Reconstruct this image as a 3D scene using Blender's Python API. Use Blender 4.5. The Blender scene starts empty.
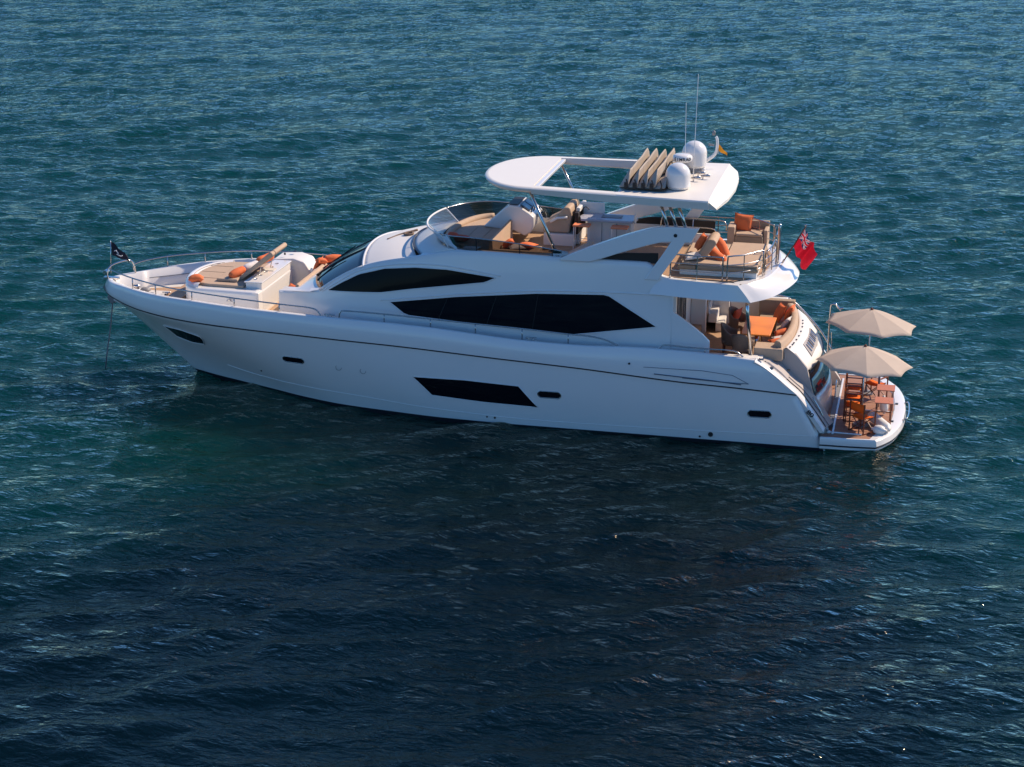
import bpy, math, random
import numpy as np
from mathutils import Vector, Matrix
random.seed(4); np.random.seed(4)
SC = bpy.context.scene
COL = SC.collection
PI = math.pi

# ------------------------------------------------------------------ camera
cam = bpy.data.cameras.new('camera'); co = bpy.data.objects.new('camera', cam); COL.objects.link(co)
cam.lens = 67.76; cam.sensor_width = 36; cam.clip_end = 5000; cam.clip_start = 0.5
R_ = Vector((0.9758616, 0.2183333, 0.0049698)); U_ = Vector((-0.0718224, 0.2993602, 0.9514331)); B_ = Vector((0.2062418, -0.928824, 0.3078154))
m = Matrix.Identity(4)
for i in range(3): m[i][0] = R_[i]; m[i][1] = U_[i]; m[i][2] = B_[i]
m.translation = Vector((24.753, -53.38, 18.029)); co.matrix_world = m
SC.camera = co
# ------------------------------------------------------------------ world, sun, exposure
SUN_DIR = Vector((0.76, 0.62, 0.88)).normalized()      # towards the sun: aft and starboard
el = math.asin(SUN_DIR.z)
w = bpy.data.worlds.new('World'); SC.world = w; w.use_nodes = True
nt = w.node_tree; bg = nt.nodes['Background']
sky = nt.nodes.new('ShaderNodeTexSky'); sky.sky_type = 'NISHITA'; sky.sun_disc = False
sky.sun_elevation = el; sky.sun_rotation = math.atan2(SUN_DIR.x, SUN_DIR.y)
sky.altitude = 0; sky.air_density = 1.0; sky.dust_density = 0.15; sky.ozone_density = 6.0
wbm = nt.nodes.new('ShaderNodeMix'); wbm.data_type = 'RGBA'; wbm.blend_type = 'MULTIPLY'; wbm.inputs[0].default_value = 1.0
wbm.inputs[7].default_value = (0.62, 0.94, 1.20, 1)       # cool daylight white balance
nt.links.new(sky.outputs[0], wbm.inputs[6]); nt.links.new(wbm.outputs[2], bg.inputs[0]); bg.inputs[1].default_value = 0.10
sl = bpy.data.lights.new('sun', 'SUN'); sl.energy = 4.7; sl.angle = math.radians(0.5); sl.color = (1.0, 0.80, 0.60)
so = bpy.data.objects.new('sun', sl); COL.objects.link(so); so.rotation_euler = SUN_DIR.to_track_quat('Z', 'Y').to_euler()
SC.view_settings.view_transform = 'Standard'; SC.view_settings.look = 'None'; SC.view_settings.gamma = 1
SC.view_settings.use_curve_mapping = False; SC.view_settings.exposure = 0.3

# ------------------------------------------------------------------ materials
def mat(name, col, rough=0.5, metal=0.0, coat=0.0, noise=0.0, nscale=8, bump=0.0, bscale=60, spec=0.5, ior=1.45, sheen=0):
    M = bpy.data.materials.new(name); M.use_nodes = True; t = M.node_tree; b = t.nodes['Principled BSDF']
    b.inputs['Base Color'].default_value = (*col, 1); b.inputs['Roughness'].default_value = rough
    b.inputs['Metallic'].default_value = metal; b.inputs['Coat Weight'].default_value = coat; b.inputs['Coat Roughness'].default_value = 0.06
    b.inputs['Specular IOR Level'].default_value = spec; b.inputs['IOR'].default_value = ior
    tc = t.nodes.new('ShaderNodeTexCoord')
    if noise:
        n = t.nodes.new('ShaderNodeTexNoise'); n.inputs['Scale'].default_value = nscale; n.inputs['Detail'].default_value = 4
        t.links.new(tc.outputs['Object'], n.inputs['Vector'])
        mx = t.nodes.new('ShaderNodeMix'); mx.data_type = 'RGBA'
        mx.inputs[6].default_value = (*[c*(1-noise) for c in col], 1); mx.inputs[7].default_value = (*[min(1, c*(1+noise)) for c in col], 1)
        t.links.new(n.outputs['Fac'], mx.inputs[0]); t.links.new(mx.outputs[2], b.inputs['Base Color'])
    if bump:
        n2 = t.nodes.new('ShaderNodeTexNoise'); n2.inputs['Scale'].default_value = bscale; n2.inputs['Detail'].default_value = 3
        t.links.new(tc.outputs['Object'], n2.inputs['Vector'])
        bp = t.nodes.new('ShaderNodeBump'); bp.inputs['Strength'].default_value = bump; bp.inputs['Distance'].default_value = 0.02
        t.links.new(n2.outputs['Fac'], bp.inputs['Height']); t.links.new(bp.outputs[0], b.inputs['Normal'])
    return M
WHITE = mat('white_gelcoat', (0.78, 0.77, 0.75), 0.24, coat=0.6, noise=0.02, nscale=1.2)
WHITE2 = mat('satin_white', (0.76, 0.74, 0.70), 0.45, noise=0.03, nscale=3)
GREYW = mat('non_slip_white', (0.62, 0.60, 0.57), 0.7, noise=0.05, nscale=20, bump=0.15, bscale=300)
TAN = mat('tan_upholstery', (0.47, 0.345, 0.245), 0.8, noise=0.09, nscale=5, bump=0.35, bscale=9)
TAN2 = mat('pale_tan_canvas', (0.40, 0.345, 0.29), 0.85, noise=0.08, nscale=6, bump=0.4, bscale=7)
KHAKI = mat('taupe_upholstery', (0.34, 0.26, 0.18), 0.8, noise=0.08, nscale=5, bump=0.3, bscale=9)
ORANGE = mat('orange_cushion', (0.74, 0.17, 0.055), 0.85, noise=0.12, nscale=7, bump=0.5, bscale=14)
RED = mat('brick_red_cushion', (0.62, 0.10, 0.04), 0.85, noise=0.12, nscale=7, bump=0.5, bscale=14)
WHITEC = mat('white_cloth', (0.72, 0.69, 0.68), 0.9, noise=0.08, nscale=10, bump=0.5, bscale=14)
CHO = mat('orange_canvas', (0.92, 0.21, 0.015), 0.8, noise=0.08, nscale=9, bump=0.2, bscale=30)
CHWOOD = mat('dark_red_wood', (0.16, 0.045, 0.02), 0.45, noise=0.25, nscale=12)
ROSE = mat('rosy_wood', (0.52, 0.20, 0.13), 0.5, noise=0.12, nscale=12)
BLACKG = mat('black_glass', (0.004, 0.005, 0.009), 0.06, spec=0.26)
BLACK = mat('black_trim', (0.012, 0.012, 0.016), 0.4)
DARKIN = mat('dark_interior', (0.02, 0.014, 0.012), 0.5)
ANTIF = mat('dark_antifouling', (0.008, 0.012, 0.02), 0.6)
CHROME = mat('polished_steel', (0.62, 0.60, 0.58), 0.14, metal=1.0)
DSTEEL = mat('rail_steel', (0.50, 0.47, 0.46), 0.22, metal=1.0)
BROWN = mat('brown_wicker', (0.20, 0.14, 0.105), 0.7, noise=0.25, nscale=30, bump=0.5, bscale=120)
WARMW = mat('warm_white_laminate', (0.80, 0.77, 0.70), 0.35, noise=0.02, nscale=2)
PILOTG = mat('dark_side_glass', (0.003, 0.004, 0.007), 0.06, spec=0.10)
MOULD = mat('grey_moulding', (0.44, 0.40, 0.375), 0.55, noise=0.04, nscale=6)
UMB = mat('taupe_umbrella_canvas', (0.56, 0.465, 0.38), 0.85, noise=0.05, nscale=4, bump=0.2, bscale=5)
GOLD = mat('orange_yellow_cloth', (0.9, 0.36, 0.02), 0.8, noise=0.1)
NAVY = mat('navy_cloth', (0.012, 0.014, 0.03), 0.8, noise=0.1)
GREY = mat('grey_plastic', (0.22, 0.22, 0.23), 0.5, noise=0.1)
PLATE = mat('brushed_grey_plate', (0.42, 0.38, 0.35), 0.4, metal=0.3, noise=0.1, nscale=20)
SILVER = mat('silver_lettering', (0.75, 0.72, 0.70), 0.25, metal=0.8)
LINE = mat('panel_gap', (0.10, 0.12, 0.16), 0.6)
BLUEG = mat('blue_tinted_glass', (0.015, 0.035, 0.06), 0.05, spec=1.0)

def planks(name, c1, c2, width, axis=1, rough=0.6):
    M = bpy.data.materials.new(name); M.use_nodes = True; t = M.node_tree; b = t.nodes['Principled BSDF']
    b.inputs['Roughness'].default_value = rough
    tc = t.nodes.new('ShaderNodeTexCoord'); sep = t.nodes.new('ShaderNodeSeparateXYZ'); t.links.new(tc.outputs['Object'], sep.inputs[0])
    mu = t.nodes.new('ShaderNodeMath'); mu.operation = 'DIVIDE'; mu.inputs[1].default_value = width; t.links.new(sep.outputs[axis], mu.inputs[0])
    fr = t.nodes.new('ShaderNodeMath'); fr.operation = 'FRACT'; t.links.new(mu.outputs[0], fr.inputs[0])
    fl = t.nodes.new('ShaderNodeMath'); fl.operation = 'FLOOR'; t.links.new(mu.outputs[0], fl.inputs[0])
    wn = t.nodes.new('ShaderNodeTexWhiteNoise'); wn.noise_dimensions = '1D'; t.links.new(fl.outputs[0], wn.inputs['W'])
    ns = t.nodes.new('ShaderNodeTexNoise'); ns.inputs['Scale'].default_value = 5; ns.inputs['Detail'].default_value = 5; t.links.new(tc.outputs['Object'], ns.inputs['Vector'])
    av = t.nodes.new('ShaderNodeMath'); av.operation = 'MULTIPLY_ADD'; av.inputs[1].default_value = 0.5; t.links.new(wn.outputs['Value'], av.inputs[0]); 
    hv = t.nodes.new('ShaderNodeMath'); hv.operation = 'MULTIPLY'; hv.inputs[1].default_value = 0.6; t.links.new(ns.outputs['Fac'], hv.inputs[0]); t.links.new(hv.outputs[0], av.inputs[2])
    mx = t.nodes.new('ShaderNodeMix'); mx.data_type = 'RGBA'; mx.inputs[6].default_value = (*c1, 1); mx.inputs[7].default_value = (*c2, 1); t.links.new(av.outputs[0], mx.inputs[0])
    gp = t.nodes.new('ShaderNodeMath'); gp.operation = 'LESS_THAN'; gp.inputs[1].default_value = 0.1; t.links.new(fr.outputs[0], gp.inputs[0])
    m2 = t.nodes.new('ShaderNodeMix'); m2.data_type = 'RGBA'; m2.inputs[7].default_value = (0.03, 0.02, 0.015, 1); t.links.new(mx.outputs[2], m2.inputs[6]); t.links.new(gp.outputs[0], m2.inputs[0])
    t.links.new(m2.outputs[2], b.inputs['Base Color']); return M
TEAK = planks('teak_planks', (0.42, 0.26, 0.15), (0.50, 0.33, 0.21), 0.09)
TEAKR = planks('weathered_teak_platform', (0.29, 0.14, 0.085), (0.42, 0.225, 0.145), 0.085)
VARN = mat('varnished_table_wood', (0.82, 0.24, 0.035), 0.45, noise=0.35, nscale=1.6)

def glass(name, tint, amount, rough=0.03):
    M = bpy.data.materials.new(name); M.use_nodes = True; t = M.node_tree; t.nodes.remove(t.nodes['Principled BSDF'])
    out = t.nodes['Material Output']; tr = t.nodes.new('ShaderNodeBsdfTransparent'); tr.inputs[0].default_value = (*tint, 1)
    gl = t.nodes.new('ShaderNodeBsdfGlossy'); gl.inputs['Roughness'].default_value = rough
    df = t.nodes.new('ShaderNodeBsdfDiffuse'); df.inputs[0].default_value = (0.5, 0.5, 0.5, 1)
    fr = t.nodes.new('ShaderNodeFresnel'); fr.inputs[0].default_value = 1.5
    m0 = t.nodes.new('ShaderNodeMixShader'); m0.inputs[0].default_value = amount; t.links.new(tr.outputs[0], m0.inputs[1]); t.links.new(df.outputs[0], m0.inputs[2])
    m1 = t.nodes.new('ShaderNodeMixShader'); t.links.new(fr.outputs[0], m1.inputs[0]); t.links.new(m0.outputs[0], m1.inputs[1]); t.links.new(gl.outputs[0], m1.inputs[2])
    t.links.new(m1.outputs[0], out.inputs[0]); return M
CLEAR = glass('clear_screen_glass', (0.62, 0.64, 0.66), 0.10)
SMOKE = glass('smoked_screen_glass', (0.20, 0.17, 0.15), 0.01)

def translucent(M, f):
    t = M.node_tree; b = t.nodes['Principled BSDF']; out = t.nodes['Material Output']; src = b.inputs['Base Color'].links[0].from_socket
    tl = t.nodes.new('ShaderNodeBsdfTranslucent'); t.links.new(src, tl.inputs[0]); mx = t.nodes.new('ShaderNodeMixShader'); mx.inputs[0].default_value = f
    t.links.new(b.outputs[0], mx.inputs[1]); t.links.new(tl.outputs[0], mx.inputs[2]); t.links.new(mx.outputs[0], out.inputs[0])
translucent(CHO, 0.45); translucent(UMB, 0.15)
# ------------------------------------------------------------------ mesh helpers
class MB:
    def __init__(s): s.v = []; s.f = []
    def add(s, v, f):
        n = len(s.v); s.v += [tuple(map(float, p)) for p in v]; s.f += [tuple(i+n for i in q) for q in f]; return s
    def box(s, x0, x1, y0, y1, z0, z1):
        return s.add([(x0,y0,z0),(x1,y0,z0),(x1,y1,z0),(x0,y1,z0),(x0,y0,z1),(x1,y0,z1),(x1,y1,z1),(x0,y1,z1)],
                     [(0,3,2,1),(4,5,6,7),(0,1,5,4),(1,2,6,5),(2,3,7,6),(3,0,4,7)])
    def prism_y(s, poly, y0, y1):        # polygon of (x, z) extruded along y
        n = len(poly)
        return s.add([(x,y0,z) for x,z in poly]+[(x,y1,z) for x,z in poly], [tuple(range(n)), tuple(range(2*n-1,n-1,-1))]+[(i,i+n,(i+1)%n+n,(i+1)%n) for i in range(n)])
    def prism_z(s, poly, z0, z1):
        n = len(poly)
        f0 = z0 if callable(z0) else (lambda x, y: z0); f1 = z1 if callable(z1) else (lambda x, y: z1)
        return s.add([(x,y,f0(x,y)) for x,y in poly]+[(x,y,f1(x,y)) for x,y in poly], [tuple(range(n-1,-1,-1)), tuple(range(n,2*n))]+[(i,(i+1)%n,(i+1)%n+n,i+n) for i in range(n)])
    def tube(s, pts, r, n=8, closed=False, r2=None):
        pts = [Vector(p) for p in pts]; k = len(pts); rings = []
        up = None
        for i, p in enumerate(pts):
            if closed: t = pts[(i+1)%k]-pts[i-1]
            else: t = pts[min(i+1,k-1)]-pts[max(i-1,0)]
            t.normalize()
            if up is None: up = Vector((0,0,1)) if abs(t.z) < .9 else Vector((1,0,0))
            a = t.cross(up); 
            if a.length < 1e-4: a = t.cross(Vector((0.3,1,0.2)))
            a.normalize(); b = a.cross(t).normalized(); up = b
            rr = r if r2 is None else r+(r2-r)*i/max(1,k-1)
            rings.append([p+a*rr*math.cos(2*PI*j/n)+b*rr*math.sin(2*PI*j/n) for j in range(n)])
        v = [q for R in rings for q in R]; f = []
        for i in range(k if closed else k-1):
            i2 = (i+1)%k
            for j in range(n): f.append((i*n+j, i*n+(j+1)%n, i2*n+(j+1)%n, i2*n+j))
        if not closed: f += [tuple(range(n-1,-1,-1)), tuple((k-1)*n+j for j in range(n))]
        return s.add(v, f)
    def grid(s, rows, closed=False):
        n = len(rows[0]); v = [p for r in rows for p in r]; f = []
        for i in range(len(rows)-1):
            for j in range(n if closed else n-1):
                f.append((i*n+j, i*n+(j+1)%n, (i+1)*n+(j+1)%n, (i+1)*n+j))
        return s.add(v, f)
    def lathe(s, prof, c=(0,0,0), n=24):
        rows = [[(c[0]+r*math.cos(2*PI*j/n), c[1]+r*math.sin(2*PI*j/n), c[2]+z) for j in range(n)] for r, z in prof]
        return s.grid(rows, closed=True)
    def xf(s, M): s.v = [tuple(M @ Vector(p)) for p in s.v]; return s
    def mirror(s): return MB().add([(x,-y,z) for x,y,z in s.v], [tuple(reversed(q)) for q in s.f])
def obj(name, mb, mt, parent=None, smooth=False, bevel=0, seg=2, subsurf=0, label=None, angle=35, solid=0):
    me = bpy.data.meshes.new(name); me.from_pydata(mb.v, [], mb.f); me.update(calc_edges=True)
    import bmesh
    b = bmesh.new(); b.from_mesh(me); bmesh.ops.recalc_face_normals(b, faces=b.faces); b.to_mesh(me); b.free()
    o = bpy.data.objects.new(name, me); COL.objects.link(o); me.materials.append(mt)
    if smooth:
        for p in me.polygons: p.use_smooth = True
    if solid: md = o.modifiers.new('solid', 'SOLIDIFY'); md.thickness = solid; md.offset = -1
    if bevel:
        md = o.modifiers.new('bevel', 'BEVEL'); md.width = bevel; md.segments = seg; md.limit_method = 'ANGLE'; md.angle_limit = math.radians(angle)
        md.harden_normals = False
        for p in me.polygons: p.use_smooth = True
        try:
            md2 = o.modifiers.new('wn', 'WEIGHTED_NORMAL'); md2.keep_sharp = True
        except Exception: pass
    if subsurf: md = o.modifiers.new('sub', 'SUBSURF'); md.levels = subsurf; md.render_levels = subsurf
    if parent is not None:
        o.parent = parent; o.matrix_parent_inverse = parent.matrix_world.inverted() if False else Matrix.Identity(4)
        if parent.get('_loc') is not None: pass
    if label: o['label'] = label
    return o
def tag(o, label, cat, group=None):
    o['label'] = label; o['category'] = cat
    if group: o['group'] = group
    return o
def thing(name, label, cat, loc=(0,0,0), rz=0, group=None):
    o = bpy.data.objects.new(name, None); COL.objects.link(o); o.location = loc; o.rotation_euler = (0,0,rz); o.empty_display_size = .3
    return tag(o, label, cat, group)
def copy_tree(o, parent=None, loc=None, rz=None, label=None):
    c = o.copy(); COL.objects.link(c); c.parent = parent
    if loc is not None: c.location = loc
    if rz is not None: c.rotation_euler = (0,0,rz)
    if label: c['label'] = label
    for ch in list(o.children): copy_tree(ch, c)
    return c
def hermite(tab):
    xs = [p[0] for p in tab]; ys = [p[1] for p in tab]; n = len(xs); d = []
    for i in range(n):
        if i == 0: d.append((ys[1]-ys[0])/(xs[1]-xs[0]))
        elif i == n-1: d.append((ys[-1]-ys[-2])/(xs[-1]-xs[-2]))
        else:
            a = (ys[i]-ys[i-1])/(xs[i]-xs[i-1]); b = (ys[i+1]-ys[i])/(xs[i+1]-xs[i]); d.append(0 if a*b <= 0 else 2*a*b/(a+b))
    def f(x):
        if x <= xs[0]: return ys[0]
        if x >= xs[-1]: return ys[-1]
        i = max(k for k in range(n-1) if xs[k] <= x); h = xs[i+1]-xs[i]; t = (x-xs[i])/h
        return (2*t**3-3*t*t+1)*ys[i]+(t**3-2*t*t+t)*h*d[i]+(-2*t**3+3*t*t)*ys[i+1]+(t**3-t*t)*h*d[i+1]
    return f
def poly_at(pts, t):                      # point at fraction t of a polyline
    L = [0]
    for a, b in zip(pts[:-1], pts[1:]): L.append(L[-1]+math.dist(a, b))
    s = t*L[-1]
    for i in range(len(pts)-1):
        if s <= L[i+1]+1e-9:
            k = (s-L[i])/max(1e-9, L[i+1]-L[i]); return tuple(a+(b-a)*k for a, b in zip(pts[i], pts[i+1]))
    return pts[-1]
def arc(c, r, a0, a1, n, plane='xz'): 
    return [(c[0]+r*math.cos(a0+(a1-a0)*i/n), c[1]+r*math.sin(a0+(a1-a0)*i/n)) for i in range(n+1)]
def smooth_path(pts, k=6):
    P = [np.array(p, float) for p in pts]; out = []
    for i in range(len(P)-1):
        p0 = P[max(i-1,0)]; p1 = P[i]; p2 = P[i+1]; p3 = P[min(i+2,len(P)-1)]
        for j in range(k):
            t = j/k; out.append(tuple(0.5*((2*p1)+(-p0+p2)*t+(2*p0-5*p1+4*p2-p3)*t*t+(-p0+3*p1-3*p2+p3)*t**3)))
    out.append(tuple(P[-1])); return out

# ------------------------------------------------------------------ WATER
def water():
    rng = np.random.RandomState(11)
    xs = np.arange(-75, 95.01, 0.30); ys = np.concatenate([np.arange(-60, 40, 0.22), np.arange(40, 190.1, 0.55)])
    X, Y = np.meshgrid(xs, ys)
    Z = np.zeros_like(X); DX = np.zeros_like(X); DY = np.zeros_like(X)
    main = math.radians(-62)
    for i in range(120):
        lam = (0.6*math.exp(rng.uniform(0, math.log(3.3))) if i < 85 else 2.0*math.exp(rng.uniform(0, math.log(5))))
        th = main + rng.normal(0, 0.52 if lam < 2 else 0.36); k = 2*PI/lam
        a = (0.0068*lam**0.7 if i < 85 else 0.0086*lam**0.40)
        
        ph = rng.uniform(0, 2*PI); kx, ky = k*math.cos(th), k*math.sin(th)
        mod = 0.65+0.35*np.sin(X*rng.uniform(.02,.09)+Y*rng.uniform(-.08,.08)+rng.uniform(0,6))
        arg = kx*X+ky*Y+ph; Z += a*mod*np.cos(arg)
        q = 0.75; DX -= q*a*math.cos(th)*mod*np.sin(arg); DY -= q*a*math.sin(th)*mod*np.sin(arg)
    edge = np.minimum(np.minimum(X-xs[0], xs[-1]-X), np.minimum(Y-ys[0], ys[-1]-Y)); k = np.clip(edge/6, 0, 1)
    Z = Z*k; P = np.stack([X+DX*k, Y+DY*k, Z], -1).reshape(-1, 3)
    ny, nx = X.shape; idx = np.arange(nx*ny).reshape(ny, nx)
    F = np.stack([idx[:-1,:-1], idx[:-1,1:], idx[1:,1:], idx[1:,:-1]], -1).reshape(-1, 4)
    # surrounding sheet out to the horizon
    n0 = len(P); x0,x1,y0,y1 = xs[0],xs[-1],ys[0],ys[-1]; B = 4000
    ext = np.array([(x0,y0,0),(x1,y0,0),(x1,y1,0),(x0,y1,0),(-B,-B,0),(B,-B,0),(B,B,0),(-B,B,0)], float)
    P = np.concatenate([P, ext]); F = np.concatenate([F, np.array([(n0,n0+4,n0+5,n0+1),(n0+1,n0+5,n0+6,n0+2),(n0+2,n0+6,n0+7,n0+3),(n0+3,n0+7,n0+4,n0)])])
    me = bpy.data.meshes.new('water'); me.vertices.add(len(P)); me.vertices.foreach_set('co', P.ravel())
    me.loops.add(F.size); me.loops.foreach_set('vertex_index', F.ravel()); me.polygons.add(len(F))
    me.polygons.foreach_set('loop_start', np.arange(0, F.size, 4)); me.polygons.foreach_set('loop_total', np.full(len(F), 4))
    me.polygons.foreach_set('use_smooth', np.ones(len(F), bool)); me.update(calc_edges=True); me.validate()
    M = bpy.data.materials.new('sea_water'); M.use_nodes = True; t = M.node_tree; b = t.nodes['Principled BSDF']
    b.inputs['Roughness'].default_value = 0.035; b.inputs['IOR'].default_value = 1.333
    b.subsurface_method = 'BURLEY'; b.inputs['Subsurface Weight'].default_value = 1.0; b.inputs['Subsurface Radius'].default_value = (.4,1.6,2.0); b.inputs['Subsurface Scale'].default_value = 9.0; b.inputs['Specular Tint'].default_value = (1.0, 0.89, 0.60, 1)
    tc = t.nodes.new('ShaderNodeTexCoord')
    n = t.nodes.new('ShaderNodeTexNoise'); n.inputs['Scale'].default_value = 0.05; n.inputs['Detail'].default_value = 3; t.links.new(tc.outputs['Object'], n.inputs['Vector'])
    # navy deep, with the boat's shade and reflection painted into its colour, teal outside
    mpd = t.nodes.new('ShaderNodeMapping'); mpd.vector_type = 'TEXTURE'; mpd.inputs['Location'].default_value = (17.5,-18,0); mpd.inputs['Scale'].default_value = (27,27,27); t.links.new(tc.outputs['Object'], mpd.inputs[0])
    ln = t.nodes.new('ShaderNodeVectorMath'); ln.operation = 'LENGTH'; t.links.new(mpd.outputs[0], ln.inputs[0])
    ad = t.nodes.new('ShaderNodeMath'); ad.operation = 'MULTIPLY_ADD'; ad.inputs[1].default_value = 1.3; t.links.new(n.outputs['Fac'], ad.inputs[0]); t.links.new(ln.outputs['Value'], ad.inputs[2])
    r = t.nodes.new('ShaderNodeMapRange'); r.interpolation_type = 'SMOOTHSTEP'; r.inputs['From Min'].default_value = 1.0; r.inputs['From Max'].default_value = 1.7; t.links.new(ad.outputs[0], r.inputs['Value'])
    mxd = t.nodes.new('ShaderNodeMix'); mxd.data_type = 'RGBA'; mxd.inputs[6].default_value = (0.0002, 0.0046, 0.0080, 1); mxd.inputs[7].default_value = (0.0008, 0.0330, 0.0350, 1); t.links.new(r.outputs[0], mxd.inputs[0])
    # paler teal painted under the bow, for light welling up through the boat's shade
    mp0 = t.nodes.new('ShaderNodeMapping'); mp0.vector_type = 'TEXTURE'; mp0.inputs['Location'].default_value = (5.8,-5.0,0); mp0.inputs['Scale'].default_value = (7,6,6); t.links.new(tc.outputs['Object'], mp0.inputs[0])
    gr = t.nodes.new('ShaderNodeTexGradient'); gr.gradient_type = 'SPHERICAL'; t.links.new(mp0.outputs[0], gr.inputs[0])
    gm = t.nodes.new('ShaderNodeMath'); gm.operation = 'MULTIPLY'; t.links.new(gr.outputs['Fac'], gm.inputs[0]); t.links.new(n.outputs['Fac'], gm.inputs[1])
    g2 = t.nodes.new('ShaderNodeMath'); g2.operation = 'MULTIPLY'; g2.inputs[1].default_value = 1.5; g2.use_clamp = True; t.links.new(gm.outputs[0], g2.inputs[0])
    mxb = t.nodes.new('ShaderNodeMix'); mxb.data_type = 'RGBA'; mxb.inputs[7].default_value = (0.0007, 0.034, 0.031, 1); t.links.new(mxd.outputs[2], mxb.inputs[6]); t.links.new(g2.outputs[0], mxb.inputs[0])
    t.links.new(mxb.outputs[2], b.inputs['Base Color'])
    hs = []
    for sc_, dist, st in ((1.0, 2.0, 0.14), (2.7, 3.0, 0.13), (7.5, 3, 0.045)):
        mp = t.nodes.new('ShaderNodeMapping'); mp.inputs['Rotation'].default_value = (0,0,math.radians(28)); mp.inputs['Scale'].default_value = (0.55, 1.15, 1)
        t.links.new(tc.outputs['Object'], mp.inputs[0])
        nn = t.nodes.new('ShaderNodeTexNoise'); nn.inputs['Scale'].default_value = sc_; nn.inputs['Detail'].default_value = dist; nn.inputs['Distortion'].default_value = 0.6
        t.links.new(mp.outputs[0], nn.inputs['Vector']); mm = t.nodes.new('ShaderNodeMath'); mm.operation = 'MULTIPLY'; mm.inputs[1].default_value = st
        t.links.new(nn.outputs['Fac'], mm.inputs[0]); hs.append(mm)
    a1 = t.nodes.new('ShaderNodeMath'); t.links.new(hs[0].outputs[0], a1.inputs[0]); t.links.new(hs[1].outputs[0], a1.inputs[1])
    a2 = t.nodes.new('ShaderNodeMath'); t.links.new(a1.outputs[0], a2.inputs[0]); t.links.new(hs[2].outputs[0], a2.inputs[1])
    bp = t.nodes.new('ShaderNodeBump'); bp.inputs['Strength'].default_value = 1.0; bp.inputs['Distance'].default_value = 1.0
    gn = t.nodes.new('ShaderNodeTexNoise'); gn.inputs['Scale'].default_value = 0.07; gn.inputs['Detail'].default_value = 2; t.links.new(tc.outputs['Object'], gn.inputs['Vector'])
    gr_ = t.nodes.new('ShaderNodeMapRange'); gr_.inputs['From Min'].default_value = .35; gr_.inputs['From Max'].default_value = .65; gr_.inputs['To Min'].default_value = .55; gr_.inputs['To Max'].default_value = 1.15
    t.links.new(gn.outputs['Fac'], gr_.inputs['Value']); t.links.new(gr_.outputs[0], bp.inputs['Strength'])
    t.links.new(a2.outputs[0], bp.inputs['Height']); t.links.new(bp.outputs[0], b.inputs['Normal'])
    # body colour from the Principled shader, surface reflection from a Fresnel weighted glossy layer
    b.inputs['Specular IOR Level'].default_value = 0.0; b.inputs['Roughness'].default_value = 1.0
    gl = t.nodes.new('ShaderNodeBsdfGlossy'); gl.inputs['Color'].default_value = (0.94, 0.86, 0.72, 1); gl.inputs['Roughness'].default_value = 0.07
    fr = t.nodes.new('ShaderNodeFresnel'); fr.inputs['IOR'].default_value = 1.345; t.links.new(bp.outputs[0], gl.inputs['Normal']); t.links.new(bp.outputs[0], fr.inputs['Normal'])
    mxs = t.nodes.new('ShaderNodeMixShader'); t.links.new(fr.outputs[0], mxs.inputs[0]); t.links.new(b.outputs[0], mxs.inputs[1]); t.links.new(gl.outputs[0], mxs.inputs[2])
    t.links.new(mxs.outputs[0], t.nodes['Material Output'].inputs[0])
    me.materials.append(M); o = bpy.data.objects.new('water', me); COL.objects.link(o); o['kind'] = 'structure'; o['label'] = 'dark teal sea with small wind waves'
    return o
water()

# ------------------------------------------------------------------ YACHT
Y = thing('motor_yacht', 'large white motor yacht with black side windows and flybridge, lying at anchor', 'yacht')
# ---- hull curves (half breadth y>0)
y_wl = hermite([(2.93,0),(3.6,.34),(4.46,.72),(5.8,1.28),(7.2,1.88),(8.4,2.27),(10,2.55),(11.6,2.76),(14,2.86),(22.4,2.86)])
y_st = hermite([(0,0),(.35,.55),(1,1.08),(2,1.82),(3,2.33),(4,2.66),(5,2.86),(6.4,3.0),(8.8,3.09),(13,3.13),(18.3,3.09),(21.5,2.95)])
z_st = hermite([(0,2.49),(1.3,2.36),(2.65,2.37),(4.3,2.37),(6.35,2.34),(8.8,2.27),(10.3,2.22),(13.2,2.07),(15.4,1.96),(18.3,1.76),(19.8,1.69),(21.5,1.58)])
y_gw = hermite([(.13,0),(.4,.48),(1,1.0),(2,1.76),(3,2.30),(4,2.64),(5,2.84),(6.4,2.96),(8.8,3.03),(13,3.05),(18.3,3.0),(20.33,2.92)])
z_gw = hermite([(.13,2.80),(1,2.85),(2,2.92),(3,2.97),(4,3.0),(6,2.96),(8,2.90),(10.95,2.82),(12.4,2.72),(13.9,2.62),(15.5,2.59),(17.3,2.63),(18.3,2.61),(19.6,2.55),(20.33,2.48)])
def gu(u): return u**1.35
def WLp(u): x = 2.93+(22.35-2.93)*gu(u); return (x, y_wl(x), 0.0)
def STp(u): x = 21.5*gu(u); return (x, y_st(x), z_st(x))
def GWp(u): x = .13+(20.33-.13)*gu(u); return (x, y_gw(x), z_gw(x))
def KLp(u): x = 4.3+(22.35-4.3)*gu(u); return (x, 0.0 if u < 1e-6 else y_wl(x)*0.55*min(1,u*2), -1.0)
def hullp(u, t):                            # t 0..1 between waterline and rubbing strip
    a = WLp(u); b = STp(u); p = 1.0+0.75*max(0, 1-u*1.9)
    x = a[0]+(b[0]-a[0])*t; z = a[2]+(b[2]-a[2])*t; y = a[1]+(b[1]-a[1])*t**p + 0.05*math.sin(PI*t)*min(1,u*3)
    return (x, y, z)
def hull_y(x, z):
    lo, hi = 0.0, 1.0
    for _ in range(40):
        u = (lo+hi)/2; zs = STp(u)[2]; t = min(1, max(0, z/zs))
        if hullp(u, t)[0] < x: lo = u
        else: hi = u
    return hullp(u, t)[1]
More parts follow.
